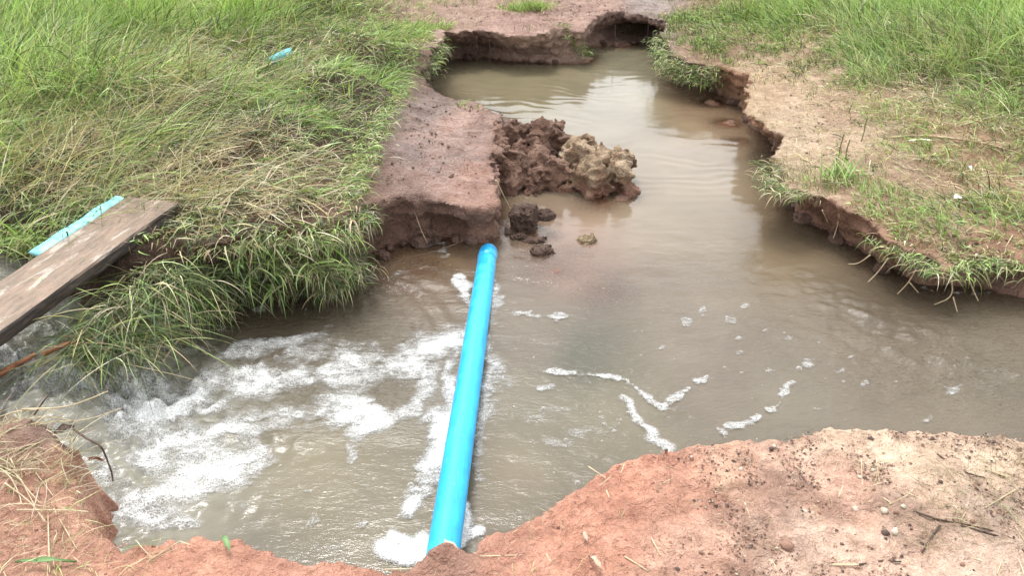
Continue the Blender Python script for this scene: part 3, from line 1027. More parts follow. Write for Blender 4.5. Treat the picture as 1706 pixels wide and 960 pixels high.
# ------------------------------------------------------------------ blue pipe lying across the stream
def pipe_material(name, a, b, rough=0.42):
    m, nt, out = new_mat(name)
    k = NT(nt)
    v = k.n("ShaderNodeTexCoord").outputs["Object"]
    geo = k.n("ShaderNodeNewGeometry").outputs["Position"]
    n1 = k.noise(geo, 16, 5, 0.6)
    n2 = k.noise(k.scaled(geo, (60, 4, 60), (0, 0, -0.03)), 1.0, 4, 0.6)
    c = k.mix(k.ramp(n1, 0.35, 0.7), C4(a), C4(b))
    c = k.mix(k.math('MULTIPLY', k.ramp(n2, 0.54, 0.66), 0.45), c, C4((a[0] * .4, a[1] * .55, a[2] * .75)))
    c = k.mix(k.math('MULTIPLY', k.ramp(k.noise(geo, 45, 3, 0.6), 0.68, 0.76), 0.4), c, C4((.25, .25, .24)))
    # long pale scuffs, specks of dried mud, a dirty line where the water laps
    sc = k.noise(k.scaled(geo, (95, 3.0, 95), (0, 0, -0.03)), 1.0, 5, 0.65, 0.5)
    c = k.mix(k.math('MULTIPLY', k.ramp(sc, 0.60, 0.72), 0.2), c, C4((min(1, a[0] + .28), min(1, a[1] + .28), min(1, a[2] + .12))))
    md = k.math('MULTIPLY', k.ramp(k.noise(geo, 120, 4, 0.7), 0.63, 0.70), k.ramp(k.noise(geo, 6, 3, 0.6), 0.42, 0.62))
    c = k.mix(k.math('MULTIPLY', md, 0.75), c, C4((.24, .17, .12)))
    sepz = k.n("ShaderNodeSeparateXYZ")
    k.l(geo, sepz.inputs[0])
    line = k.ramp(k.math('SUBTRACT', sepz.outputs["Z"], k.math('MULTIPLY', k.noise(geo, 25, 4, 0.6), 0.03)), 0.016, 0.0)
    c = k.mix(k.math('MULTIPLY', line, 0.35), c, C4((.20, .20, .17)))
    p = k.n("ShaderNodeBsdfPrincipled")
    k.l(c, p.inputs["Base Color"])
    k.l(k.ramp(n1, 0.3, 0.7, rough - .1, rough + .14), p.inputs["Roughness"])
    p.inputs["Specular IOR Level"].default_value = 0.5
    k.l(k.bump(n1, 0.15, 0.01), p.inputs["Normal"])
    k.l(p.outputs[0], out.inputs[0])
    return m


M_blue = pipe_material("blue_plastic", (0.008, 0.32, 0.64), (0.016, 0.40, 0.73))
M_cyan = pipe_material("pale_turquoise_plastic", (0.20, 0.55, 0.58), (0.30, 0.66, 0.66), 0.5)
R = 0.050
pn, pf = px2w(741, 905, 0.115), px2w(814, 418, -0.018)
ax = (pf - pn)
L = np.linalg.norm(ax)
ax /= L
ts = np.concatenate([[-0.45, -0.2], np.linspace(0, L - 0.05, 22)])
pts = [pn + ax * t for t in ts]
rad = [R] * len(pts)
for q, rr in [(0.035, .985), (0.02, .90), (0.008, .72), (0.0, .40)]:      # closed rounded end
    pts.append(pn + ax * (L - q + 0.02))
    rad.append(R * rr)
V, q, t = tube_np(pts, rad, 28)
pe = obj("water_pipe", None, loc=(0, 0, 0))
thing(pe, "bright blue plastic pipe lying half sunk across the muddy stream", "pipe")
obj("tube", mesh_np("tube", V, q, t), M_blue, pe)
j = L - 0.13
V, q, t = tube_np([pn + ax * (j - .002), pn + ax * j, pn + ax * (j + .085), pn + ax * (j + .09)], [R * 1.01, R * 1.07, R * 1.07, R * 1.01], 28, False)
obj("end_collar", mesh_np("end_collar", V, q, t), M_blue, pe)

# ------------------------------------------------------------------ plank over the inflow
def plank_material():
    m, nt, out = new_mat("weathered_plank")
    k = NT(nt)
    v = k.n("ShaderNodeTexCoord").outputs["Object"]      # x along the plank, y across, z up
    geo = k.n("ShaderNodeNewGeometry")
    grain = k.noise(k.scaled(v, (2.2, 11, 11)), 5.0, 7, 0.72, 0.4)
    fine = k.noise(k.scaled(v, (9, 70, 60)), 2.0, 5, 0.75, 0.3)
    blot = k.noise(k.scaled(v, (1.0, 1.8, 1)), 7.5, 6, 0.68)
    pale = k.noise(k.scaled(v, (1.0, 3.6, 1)), 3.6, 6, 0.66, 0.35)
    sp = k.noise(v, 55, 4, 0.7)
    c = k.mix(k.ramp(grain, 0.30, 0.72), C4((.12, .085, .06)), C4((.25, .18, .125)))
    c = k.mix(k.math('MULTIPLY', k.ramp(blot, 0.48, 0.62), 0.55), c, C4((.27, .18, .13)))
    c = k.mix(k.math('MULTIPLY', k.ramp(k.math('ADD', pale, k.math('MULTIPLY', k.math('SUBTRACT', sp, .5), .16)), 0.53, 0.62), 0.62), c, C4((.44, .40, .35)))
    c = k.mix(k.math('MULTIPLY', k.ramp(fine, 0.58, 0.72), 0.6), c, C4((.05, .04, .032)))
    c = k.mix(k.math('MULTIPLY', k.ramp(sp, 0.58, 0.70), 0.5), c, C4((.06, .045, .035)))
    # sawn sides and underside coloured dark, their shade painted in
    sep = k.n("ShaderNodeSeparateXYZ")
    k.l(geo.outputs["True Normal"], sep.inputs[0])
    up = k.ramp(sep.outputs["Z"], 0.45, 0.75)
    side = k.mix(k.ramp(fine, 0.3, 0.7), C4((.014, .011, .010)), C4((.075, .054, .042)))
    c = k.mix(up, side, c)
    p = k.n("ShaderNodeBsdfPrincipled")
    k.l(c, p.inputs["Base Color"])
    p.inputs["Roughness"].default_value = 0.62
    k.l(k.bump(k.math('ADD', grain, k.math('MULTIPLY', fine, 0.8)), 0.8, 0.006), p.inputs["Normal"])
    k.l(p.outputs[0], out.inputs[0])
    return m


def build_plank():
    A = np.array([-1.507, 3.25, 0.50])
    d = np.array([-0.383, -0.924, -0.105])
    d /= np.linalg.norm(d)
    side = np.array([-0.924, 0.383, 0.0])
    Ln, W, T = 2.35, 0.275, 0.066
    nl, nw, nt_ = 90, 14, 5
    g = np.random.default_rng(3)
    # shell of a box as a lattice
    V, idx = [], {}

    def vid(i, jx, kx):
        if (i, jx, kx) not in idx:
            idx[(i, jx, kx)] = len(V)
            x = Ln * i / nl
            y = W * jx / nw
            z = -T * kx / nt_
            if i == 0 or i == 1:
                x += 0.03 * (jx / nw)      # skewed saw cut
            e = (jx in (0, nw)) + (kx in (0, nt_)) + (i in (0, nl))
            if e >= 2:      # worn arrises
                y += 0.004 * (1 if jx == 0 else -1 if jx == nw else 0)
                z += 0.004 * (-1 if kx == 0 else 1 if kx == nt_ else 0)
            V.append((x, y, z))
        return idx[(i, jx, kx)]
    Q = []
    for i in range(nl):
        for jx in range(nw):
            Q.append((vid(i, jx, 0), vid(i + 1, jx, 0), vid(i + 1, jx + 1, 0), vid(i, jx + 1, 0))[::-1])
            Q.append((vid(i, jx, nt_), vid(i + 1, jx, nt_), vid(i + 1, jx + 1, nt_), vid(i, jx + 1, nt_)))
        for kx in range(nt_):
            Q.append((vid(i, 0, kx), vid(i + 1, 0, kx), vid(i + 1, 0, kx + 1), vid(i, 0, kx + 1)))
            Q.append((vid(i, nw, kx), vid(i + 1, nw, kx), vid(i + 1, nw, kx + 1), vid(i, nw, kx + 1))[::-1])
    for jx in range(nw):
        for kx in range(nt_):
            Q.append((vid(0, jx, kx), vid(0, jx + 1, kx), vid(0, jx + 1, kx + 1), vid(0, jx, kx + 1))[::-1])
            Q.append((vid(nl, jx, kx), vid(nl, jx + 1, kx), vid(nl, jx + 1, kx + 1), vid(nl, jx, kx + 1)))
    V = np.array(V)
    V[:, 2] += 0.004 * fbm(V[:, 0], V[:, 1] * 6, 0.3, 3, 141) - 0.010 * np.sin(np.pi * V[:, 0] / Ln)
    V[:, 1] += 0.005 * fbm(V[:, 0], V[:, 2] * 5, 0.12, 3, 143)
    me = mesh_np("wooden_plank", V, np.array(Q), smooth=False)
    o = obj("wooden_plank", me, plank_material())
    up = np.cross(side, d) * -1
    up = np.cross(d, side)
    if up[2] < 0:
        up = -up
    from mathutils import Matrix
    M = Matrix.Identity(4)
    for r in range(3):
        M[r][0], M[r][1], M[r][2], M[r][3] = d[r], side[r], up[r], A[r]
    o.matrix_world = M
    thing(o, "thick weathered wooden plank laid from the grassy bank across the inflow", "plank")


build_plank()

# turquoise pipe beside the plank, ribbed hose in the grass
a, b = px2w(199, 331, 0.48), px2w(66, 418, 0.43)
dr_ = b - a
V, q, t = tube_np([a + dr_ * k_ for k_ in np.linspace(0, 1.06, 24)], .036, 20)
tl = np.clip(((V - a) @ dr_) / (dr_ @ dr_), 0, 1.06)      # squashed flat and crumpled
zc = a[2] + dr_[2] * tl
V[:, 2] = zc + (V[:, 2] - zc) * .34 + .006 * fbm(V[:, 0] * 1.0, V[:, 1], .09, 3, 181)
V[:, 0] += .006 * fbm(V[:, 1], V[:, 2], .08, 3, 183)
o = obj("drain_pipe", mesh_np("drain_pipe", V, q, t), M_cyan)
thing(o, "flattened pale turquoise pipe lying in grass along the far edge of the plank", "pipe")
a, b = px2w(452, 101, 0.50), px2w(482, 86, 0.515)
tt = np.linspace(0, 1, 41)
V, q, t = tube_np([a + (b - a) * s for s in tt], 0.024 + 0.006 * np.cos(tt * 2 * np.pi * 8), 16)
o = obj("ribbed_hose", mesh_np("ribbed_hose", V, q, t), pipe_material("hose_plastic", (0.07, 0.40, 0.50), (0.20, 0.55, 0.62), 0.5))
thing(o, "short blue ribbed hose half hidden in the matted grass", "hose")

# ------------------------------------------------------------------ clods and stones
def clod_mesh(name, blobs, boxy, step, seed, amp, colA, colB, wet=0.3, roots=()):
    """solid of lumps (x,y,z,rx,ry,rz) roughened into crumbs"""
    B = np.array(blobs)
    lo = (B[:, :3] - B[:, 3:]).min(0) - 0.06
    hi = (B[:, :3] + B[:, 3:]).max(0) + 0.06
    n = np.ceil((hi - lo) / step).astype(int)
    ax_ = [lo[i] + np.arange(n[i]) * step for i in range(3)]
    X, Y, Z = np.meshgrid(*ax_, indexing='ij')
    S = np.full(X.shape, -1e3)
    for cx, cy, cz, rx, ry, rz in B:
        u = np.abs(np.stack([(X - cx) / rx, (Y - cy) / ry, (Z - cz) / rz]))
        r = (u ** boxy).sum(0) ** (1 / boxy)
        S = np.maximum(S, (1 - r) * min(rx, ry, rz))
    n1 = grid_noise(X.shape, step, amp * 3.2, seed)
    n2 = grid_noise(X.shape, step, amp * 1.5, seed + 1)
    n3 = grid_noise(X.shape, step, amp * 0.75, seed + 2)
    S = S + amp * (0.55 * n1 + 0.75 * (np.abs(n2) - .4) - 0.70 * (np.abs(n3) - .3))
    S = S + amp * 0.34 * grid_noise(X.shape, step, amp * 0.36, seed + 3)
    S[:, :, 0] = -1
    V, Q = surface_nets(S, lo, step)
    me = mesh_np(name, V, Q)
    k = fbm3(V, 0.11, 3, seed + 5)
    w = sstep(-0.3, 0.4, k)[:, None]
    attr_col(me, "soil", np.array(colA) * (1 - w) + np.array(colB) * w)
    attr_f(me, "wet", np.full(len(V), wet))
    return me


def rubble_mesh(name, chunks, step, seed, amp, colA, colB, colfoot, wet):
    """broken earth: rotated angular chunks (x,y,z,rx,ry,rz,ea,eb,ec) fused and crumbled"""
    from mathutils import Euler
    B = np.array(chunks)
    lo = (B[:, :3] - B[:, 3:6].max(1, keepdims=True) * 1.5).min(0) - 0.03
    hi = (B[:, :3] + B[:, 3:6].max(1, keepdims=True) * 1.5).max(0) + 0.03
    lo[2] = max(lo[2], -0.08)
    n = np.ceil((hi - lo) / step).astype(int)
    X, Y, Z = np.meshgrid(*[lo[i] + np.arange(n[i]) * step for i in range(3)], indexing='ij')
    S = np.full(X.shape, -1e3)
    for cx, cy, cz, rx, ry, rz, ea, eb, ec in B:
        R_ = np.array(Euler((ea, eb, ec)).to_matrix())
        D = np.stack([X - cx, Y - cy, Z - cz])
        U_ = np.tensordot(R_.T, D, 1)
        bx = np.minimum(np.minimum(rx - np.abs(U_[0]), ry - np.abs(U_[1])), rz - np.abs(U_[2]))
        rr = np.sqrt((U_[0] / rx) ** 2 + (U_[1] / ry) ** 2 + (U_[2] / rz) ** 2)
        S = np.maximum(S, np.minimum(bx, (1.32 - rr) * min(rx, ry, rz)))
    S = S + amp * (0.7 * grid_noise(X.shape, step, amp * 3.0, seed) - 0.9 * (np.abs(grid_noise(X.shape, step, amp * 1.5, seed + 1)) - .3)
                   + 0.40 * grid_noise(X.shape, step, amp * .7, seed + 2))
    S[:, :, 0] = -1
    V, Q = surface_nets(S, lo, step)
    # keep the one connected body
    par = np.arange(len(V))
    E = np.vstack([Q[:, [0, 1]], Q[:, [1, 2]], Q[:, [2, 3]]])
    while True:
        m = np.minimum(par[E[:, 0]], par[E[:, 1]])
        new = par.copy()
        np.minimum.at(new, E[:, 0], m)
        np.minimum.at(new, E[:, 1], m)
        new = new[new]
        if (new == par).all():
            break
        par = new
    big = np.bincount(par).argmax()
    V, Q = compact(V, Q[par[Q[:, 0]] == big])
    me = mesh_np(name, V, Q)
    w = sstep(-0.35, 0.45, fbm3(V, 0.09, 3, seed + 5))[:, None]
    c = np.array(colA) * (1 - w) + np.array(colB) * w
    ft = sstep(.09, .02, V[:, 2] + .04 * fbm3(V, .1, 2, seed + 6))[:, None]
    attr_col(me, "soil", c * (1 - ft) + np.array(colfoot) * ft)
    attr_f(me, "wet", np.clip(wet + .5 * ft[:, 0], 0, 1))
    return me


def pile(n, box, prof, size, seed):
    g = np.random.default_rng(seed)
    out = []
    for i in range(n):
        x, y = g.uniform(box[0], box[1]), g.uniform(box[2], box[3])
        h = prof(x, y)
        z = g.uniform(-.02, max(.0, h - .03))
        r = g.uniform(size[0], size[1], 3)
        out.append((x, y, z, r[0], r[1], r[2], *g.uniform(-.7, .7, 2), g.uniform(0, 3.1)))
    return out


def P(px, py, z):
    return px2w(px, py, z)


# heap that broke off the slab
c = P(880, 318, 0.0)
chunks = pile(46, (-.24, .24, -.02, .72), lambda x, y: .17 + .05 * (y > .35) - .25 * max(0, x - .1) * (y < .3) - .10 * (y < .06), (.045, .10), 301) + [(.19, .66, .13, .06, .055, .09, .1, .2, .3), (-.2, .3, .1, .07, .3, .13, 0, 0, .05), (0, .3, .03, .2, .3, .08, 0, 0, .1)]
o = obj("mud_heap", rubble_mesh("mud_heap", chunks, 0.0085, 301, .034, (.20, .115, .082), (.34, .215, .16), (.22, .12, .085), .4), M_clod, loc=tuple(c))
thing(o, "dark red brown heap of broken mud against the flat mud slab", "mud heap")
c = P(1003, 322, 0.0)
chunks = pile(44, (-.2, .17, -.01, .36), lambda x, y: .23 - .9 * max(0, abs(x + .02) - .12) - .25 * max(0, y - .2) - .08 * (y < .03), (.035, .075), 331) + [(-.02, .15, .05, .17, .15, .10, 0, 0, .2), (.13, .02, .12, .06, .06, .06, .3, .2, .4), (-.05, .2, .16, .09, .1, .07, .1, .2, .6)]
o = obj("earth_clod", rubble_mesh("earth_clod", chunks, 0.0085, 331, .034, (.32, .215, .145), (.54, .425, .30), (.32, .17, .12), .15), M_clod, loc=tuple(c))
thing(o, "crumbly yellowish earth clod standing in the water beside the mud heap", "clod")
c = P(877, 384, 0.0)
o = obj("clay_block", clod_mesh("clay_block", [(0, .03, .03, .073, .072, .075)], 7.0, 0.0065, 351, .020, (.125, .08, .062), (.20, .13, .10), .4), M_clod, loc=tuple(c + np.array([-.015, 0, .02])))
o.rotation_euler = (RAD(6), RAD(-8), RAD(-14))
thing(o, "square edged clay block sitting in shallow water below the mud heap", "clod")
for (px, py, s, lab, ca, cb, sd) in [(905, 362, (.07, .05, .04), "low curved clay shard leaning behind the square clay block", (.12, .077, .06), (.18, .12, .092), 361),
                                     (903, 420, (.058, .045, .035), "small dark mud lump just above the shallow water", (.075, .05, .042), (.15, .10, .078), 371),
                                     (978, 402, (.055, .045, .032), "small pale yellow lump standing alone in the water", (.36, .28, .17), (.50, .43, .29), 381),
                                     (866, 396, (.05, .03, .02), "flat wet mud crumb in front of the square clay block", (.12, .08, .062), (.17, .11, .085), 391),
                                     (890, 402, (.06, .035, .022), "wide wet mud crumb below the square clay block", (.11, .07, .055), (.17, .11, .085), 393),
                                     (850, 388, (.03, .03, .02), "tiny mud crumb between the pipe end and the clay block", (.12, .08, .062), (.19, .13, .10), 395)]:
    c = P(px, py, 0.0)
    o = obj("mud_lump", clod_mesh("mud_lump", [(0, 0, .0, s[0], s[1], s[2]), (s[0] * .4, s[1] * .3, .0, s[0] * .6, s[1] * .7, s[2] * .7)], 2.6, 0.006, sd, .013, ca, cb, .4), M_clod, loc=tuple(c))
    thing(o, lab, "mud lump", "broken lumps of mud in the shallows")
# rubble on the little beaches under the far bank and at the foot of the slab
g = np.random.default_rng(17)
rub = [clod_mesh("mud_crumb", [(0, 0, 0, .05, .04, .032)], 2.6, 0.008, 400 + i, .016, (.16, .10, .08), (.26, .17, .135), .35) for i in range(4)]
spots = [(1000, 72), (1015, 68), (1028, 74), (1040, 67), (1055, 70), (1008, 64), (1070, 66), (900, 101), (925, 103), (945, 99), (880, 99), (860, 97), (780, 96), (955, 94), (650, 412), (672, 405), (700, 404), (760, 398), (785, 398), (810, 396), (725, 400),
         (640, 425), (1190, 150), (1222, 170), (1250, 200), (1340, 366), (1395, 398), (1470, 448)]
for i, (a, b) in enumerate(spots):
    o = obj("mud_crumb", rub[i % 4], M_clod, loc=tuple(P(a, b, 0.012)))
    s = g.uniform(.5, 1.35)
    o.scale = (s, s * g.uniform(.8, 1.2), s * g.uniform(.7, 1.1))
    o.rotation_euler = (0, 0, g.uniform(0, 6.28))
    if a > 1100:
        thing(o, "small brown mud crumb lying at the foot of the right bank", "mud crumb", "crumbs at the foot of the right bank")
    elif b < 200:
        thing(o, "small brown mud crumb lying under the far undercut bank", "mud crumb", "crumbs under the far bank")
    else:
        thing(o, "small brown mud crumb lying at the foot of the mud slab", "mud crumb", "crumbs at the foot of the mud slab")

# pebbles and grit on the near bank
def pebble_mesh(seed):
    gg = np.random.default_rng(seed)
    a = np.arange(8) * np.pi / 4
    rings = []
    for zz, r in ((-.7, .5), (-.2, .95), (.35, .85), (.75, .45)):
        rings.append(np.stack([np.cos(a) * r, np.sin(a) * r, 0 * a + zz], 1))
    V = np.vstack(rings + [[[0, 0, 1.0]], [[0, 0, -.9]]])
    V *= 1 + .16 * gg.standard_normal((len(V), 1))
    V *= [1, gg.uniform(.7, 1), gg.uniform(.55, .8)]
    Q, T = [], []
    for k in range(3):
        for i in range(8):
            Q.append((k * 8 + i, k * 8 + (i + 1) % 8, k * 8 + 8 + (i + 1) % 8, k * 8 + 8 + i))
    for i in range(8):
        T += [(24 + i, 24 + (i + 1) % 8, 32), ((i + 1) % 8, i, 33)]
    return V, np.array(Q), np.array(T)


M_peb = [plain_noise_mat("pebble_" + n, a, b, 90, 0.75, 0.3, 0.5) for n, a, b in (("dark", (.05, .035, .032), (.13, .09, .075)), ("brown", (.20, .11, .08), (.33, .2, .145)), ("pale", (.42, .36, .29), (.62, .55, .46)))]
PEB = []
for i in range(9):
    V, q, t = pebble_mesh(500 + i)
    me = mesh_np("pebble", V, q, t)
    me.materials.append(M_peb[i % 3])
    PEB.append(me)
pl = [(1238, 773, .011, 1), (1216, 797, .008, 1), (1310, 912, .02, 1), (1490, 888, .012, 2), (1425, 850, .010, 2), (1473, 853, .012, 2), (1454, 785, .008, 2), (1432, 797, .008, 2), (1393, 886, .013, 0), (1475, 891, .013, 0),
      (1150, 900, .008, 1), (1180, 805, .007, 1), (1553, 733, .009, 0), (1450, 733, .010, 0), (1285, 750, .009, 0), (1290, 745, .007, 2), (1110, 752, .007, 0), (1495, 938, .007, 2), (1620, 870, .008, 1), (1040, 840, .006, 1)]
g = np.random.default_rng(23)
for i in range(46):
    k = i % 3 if i % 4 else 0
    while True:
        a, b = g.uniform(1120, 1690), g.uniform(735, 955)
        if b > 760 or a > 1300:
            break
    pl.append((a, b, g.uniform(.0045, .0085), k))
TXT = ["dark gritty pebble on the pale sandy near bank", "reddish brown pebble on the pale sandy near bank", "pale pebble on the pale sandy near bank"]
for a, b, r, k in pl:
    w = P(a, b, .30)
    z = float(near_h(w[0], w[1]))
    w = P(a, b, z)
    o = obj("pebble", PEB[k + 3 * int(g.integers(0, 3))], loc=(w[0], w[1], z + r * .35))
    o.scale = (r, r, r)
    o.rotation_euler = (0, 0, g.uniform(0, 6.28))
    thing(o, TXT[k], "pebble", ["dark", "reddish", "pale"][k] + " pebbles scattered on the near bank")


def build_grit():
    g = np.random.default_rng(29)
    N = 110000
    x, y = g.uniform(-2.2, 2.3, N), g.uniform(1.2, 2.3, N)
    z = near_h(x, y)
    px, py = w2px(x, y, z)
    d = look(G_near, x, y)
    dens = 0.16 + 0.84 * sstep(1000, 1350, px)
    dens = dens * (0.10 + 1.1 * sstep(0.0, 0.55, fbm(x, y, 0.22, 4, 151, 0.6)))
    ok = (d > 0.02) & (g.random(N) < dens * 0.55)
    x, y, z = x[ok], y[ok], z[ok]
    n = len(x)
    r = np.clip(g.lognormal(math.log(.0024), .45, n), .0012, .0065)
    oct_ = np.array([(1, 0, 0), (0, 1, 0), (-1, 0, 0), (0, -1, 0), (0, 0, .8), (0, 0, -.6)], float)
    jit = 1 + .3 * g.standard_normal((n, 6, 1))
    ang = g.uniform(0, 6.28, n)
    base = oct_[None] * jit
    cx, sx = np.cos(ang)[:, None], np.sin(ang)[:, None]
    bx = base[..., 0] * cx - base[..., 1] * sx
    by = base[..., 0] * sx + base[..., 1] * cx
    V = np.stack([x[:, None] + bx * r[:, None], y[:, None] + by * r[:, None], (z + .004)[:, None] + base[..., 2] * r[:, None]], -1)
    T = np.array([(0, 1, 4), (1, 2, 4), (2, 3, 4), (3, 0, 4), (1, 0, 5), (2, 1, 5), (3, 2, 5), (0, 3, 5)])
    T = (T[None] + (np.arange(n) * 6)[:, None, None]).reshape(-1, 3)
    me = mesh_np("gravel", V.reshape(-1, 3), None, T)
    pal = np.array([(.05, .035, .03), (.10, .065, .055), (.20, .11, .08), (.42, .34, .26), (.30, .17, .12)])
    c = pal[g.choice(5, n, p=[.15, .18, .30, .15, .22])]
    lf = w2px(x, y, z)[0] < 1120
    c[lf] = np.array([.34, .17, .12]) * g.uniform(.6, 1.4, (lf.sum(), 1))
    attr_col(me, "tint", np.repeat(c, 6, 0))
    m, nt, out = new_mat("grit")
    k = NT(nt)
    p = k.n("ShaderNodeBsdfPrincipled")
    k.l(k.attr("tint").outputs["Color"], p.inputs["Base Color"])
    p.inputs["Roughness"].default_value = .8
    k.l(p.outputs[0], out.inputs[0])
    obj("gravel", me, m, kind="stuff", label="fine dark grit sprinkled over the near bank", category="gravel")


build_grit()


def build_crumbs():
    g = np.random.default_rng(37)
    N = 60000
    x, y = g.uniform(-1.3, 3.0, N), g.uniform(3.2, 8.8, N)
    z = top_h(x, y)
    px, py = w2px(x, y, z)
    d = np.minimum(look(G_rim, x, y), look(G_wat, x, y))
    dens = np.maximum(np.exp(-((px - 730) / 95) ** 2 - ((py - 250) / 100) ** 2), .9 * (py < 60) * (px > 740) * (px < 1110))
    dens = np.maximum(dens, .55 * (px > 1230) * (py > 110) * sstep(.9, .0, d))
    dens = dens * (.15 + sstep(-.1, .6, fbm(x, y, .3, 3, 153)))
    ok = (d > .02) & (g.random(N) < dens * .5)
    x, y, z, px, py = x[ok], y[ok], z[ok], px[ok], py[ok]
    n = len(x)
    r = np.clip(g.lognormal(math.log(.0045), .5, n), .002, .016)
    oct_ = np.array([(1, 0, 0), (0, 1, 0), (-1, 0, 0), (0, -1, 0), (0, 0, .7), (0, 0, -.7)], float)
    base = oct_[None] * (1 + .35 * g.standard_normal((n, 6, 1)))
    V = np.stack([x, y, z + .002], 1)[:, None] + base * r[:, None, None]
    T = np.array([(0, 1, 4), (1, 2, 4), (2, 3, 4), (3, 0, 4), (1, 0, 5), (2, 1, 5), (3, 2, 5), (0, 3, 5)])
    T = (T[None] + (np.arange(n) * 6)[:, None, None]).reshape(-1, 3)
    me = mesh_np("soil_crumbs", V.reshape(-1, 3), None, T)
    c = soil_colour(x, y, z, np.zeros(n)) * g.uniform(.45, 1.1, (n, 1))
    attr_col(me, "soil", np.repeat(c, 6, 0))
    attr_f(me, "wet", np.full(n * 6, .3))
    obj("soil_crumbs", me, M_clod, kind="stuff", label="small crumbs of earth strewn over the bare bank tops", category="soil")


build_crumbs()

# ------------------------------------------------------------------ twigs, straws, roots, leaves
def strand(name, pts, r, mat, label, cat, group=None, seg=6, taper=.55):
    p = np.array(pts, float)
    # smooth the bends
    for _ in range(2):
        q = [p[0]]
        for i in range(len(p) - 1):
            q += [p[i] * .75 + p[i + 1] * .25, p[i] * .25 + p[i + 1] * .75]
        q.append(p[-1])
        p = np.array(q)
    rr = np.linspace(r, r * taper, len(p))
    o0 = p[0].copy()
    V, q, t = tube_np(p - o0, rr, seg)
    o = obj(name, mesh_np(name, V, q, t), mat, loc=tuple(o0))
    return thing(o, label, cat, group)


def on_near(a, b, lift=.006):
    w = P(a, b, .29)
    for _ in range(2):
        w = P(a, b, float(near_h(w[0], w[1])))
    return w + np.array([0, 0, lift])


def on_far(a, b, lift=.012, z=.32):
    w = P(a, b, z)
    for _ in range(3):
        w = P(a, b, float(top_h(w[0], w[1])))
    return w + np.array([0, 0, lift])


SN = "thin dry straw lying on the red near bank"
near_straws = [[(1434, 768), (1436, 812)], [(1459, 766), (1464, 806)], [(1465, 808), (1440, 818), (1430, 822)], [(1512, 828), (1480, 844)], [(1510, 824), (1538, 836)], [(1240, 840), (1250, 868)], [(1585, 920), (1645, 942)],
               [(1325, 780), (1340, 790)], [(1105, 808), (1128, 796)], [(1470, 832), (1484, 842)], [(1404, 812), (1396, 832)], [(980, 780), (1010, 800)], [(1000, 812), (1018, 796)], [(1010, 820), (1015, 832)], [(1034, 792), (1040, 775)],
               [(800, 930), (870, 928)], [(1040, 930), (1080, 955)], [(1085, 900), (1100, 928)], [(840, 900), (862, 886)], [(1600, 870), (1608, 856)], [(1690, 880), (1706, 905)], [(1660, 960), (1672, 925)], [(905, 918), (918, 940)],
               [(640, 952), (745, 950)], [(300, 905), (330, 915)], [(245, 940), (300, 905)], [(90, 850), (130, 920)], [(60, 790), (90, 830)]]
for s in near_straws:
    strand("straw", [on_near(a, b) for a, b in s], .0021, M_straw, SN, "straw", "dry straws scattered on the near bank")
SD = "dark brittle stem lying on the sandy near bank"
for s in [[(1520, 855), (1560, 870), (1610, 878), (1660, 890), (1706, 912)], [(1640, 785), (1680, 800)], [(1560, 760), (1600, 790), (1640, 800)], [(1430, 945), (1470, 938), (1500, 940)], [(1385, 945), (1430, 945)],
          [(1565, 880), (1545, 905), (1535, 925)], [(1600, 880), (1690, 905), (1706, 925)], [(1690, 820), (1640, 850)]]:
    strand("dry_stem", [on_near(a, b, .008) for a, b in s], .0032, M_twig if len(s) > 2 else M_straw, SD, "stem", "brittle stems on the near bank")
# tangle at the lower left
SL = "pale dead stem in the tangle on the lower left bank"
for s in [[(0, 735), (60, 712), (140, 708), (205, 690)], [(0, 715), (70, 702), (120, 705)], [(0, 760), (80, 745), (130, 732)], [(0, 700), (40, 692), (100, 690)], [(10, 810), (60, 850), (75, 875)], [(0, 780), (35, 800), (60, 850), (80, 880)],
          [(85, 960), (85, 905), (82, 860)], [(30, 855), (110, 860), (150, 858)], [(0, 850), (40, 848), (90, 852)], [(20, 770), (40, 815), (70, 845)], [(0, 790), (20, 800), (35, 830), (40, 850)]]:
    strand("grass_stalk", [on_near(a, b, .012 + .012 * (i % 2)) for i, (a, b) in enumerate(s)], .0024, M_straw, SL, "stem", "dead stems on the lower left bank")
# black twig reaching over the foam
a = on_near(128, 728, .03)
strand("twig", [a, P(150, 735, .33), P(168, 742, .33), P(178, 765, .27), P(187, 790, .22), P(188, 802, .19)], .0042, M_twig, "crooked black twig reaching out from the bank over the white foam", "twig")
strand("twig", [on_near(40, 690, .02), P(110, 680, .36), P(150, 665, .38), P(180, 652, .40)], .003, M_straw, "long pale stem rising from the lower left bank over the inflow", "twig")
strand("twig", [on_near(60, 700, .02), P(75, 665, .36), P(88, 652, .38)], .003, M_twig, "short dark twig standing up beside the inflow", "twig")
strand("root", [on_near(150, 765, .0), P(160, 762, .22), P(172, 768, .2)], .006, M_bark, "stubby reddish root poking from the near bank into the foam", "root")
# rust coloured branches under the plank
strand("branch", [P(-30, 640, .22), P(20, 612, .24), P(60, 590, .26)], .015, M_bark, "thick rust coloured split branch wedged beside the inflow", "branch", taper=.5)
strand("branch", [P(70, 590, .26), P(100, 578, .27), P(128, 568, .28)], .013, M_bark, "thin rust coloured branch end in the grass below the plank", "branch", taper=.5)
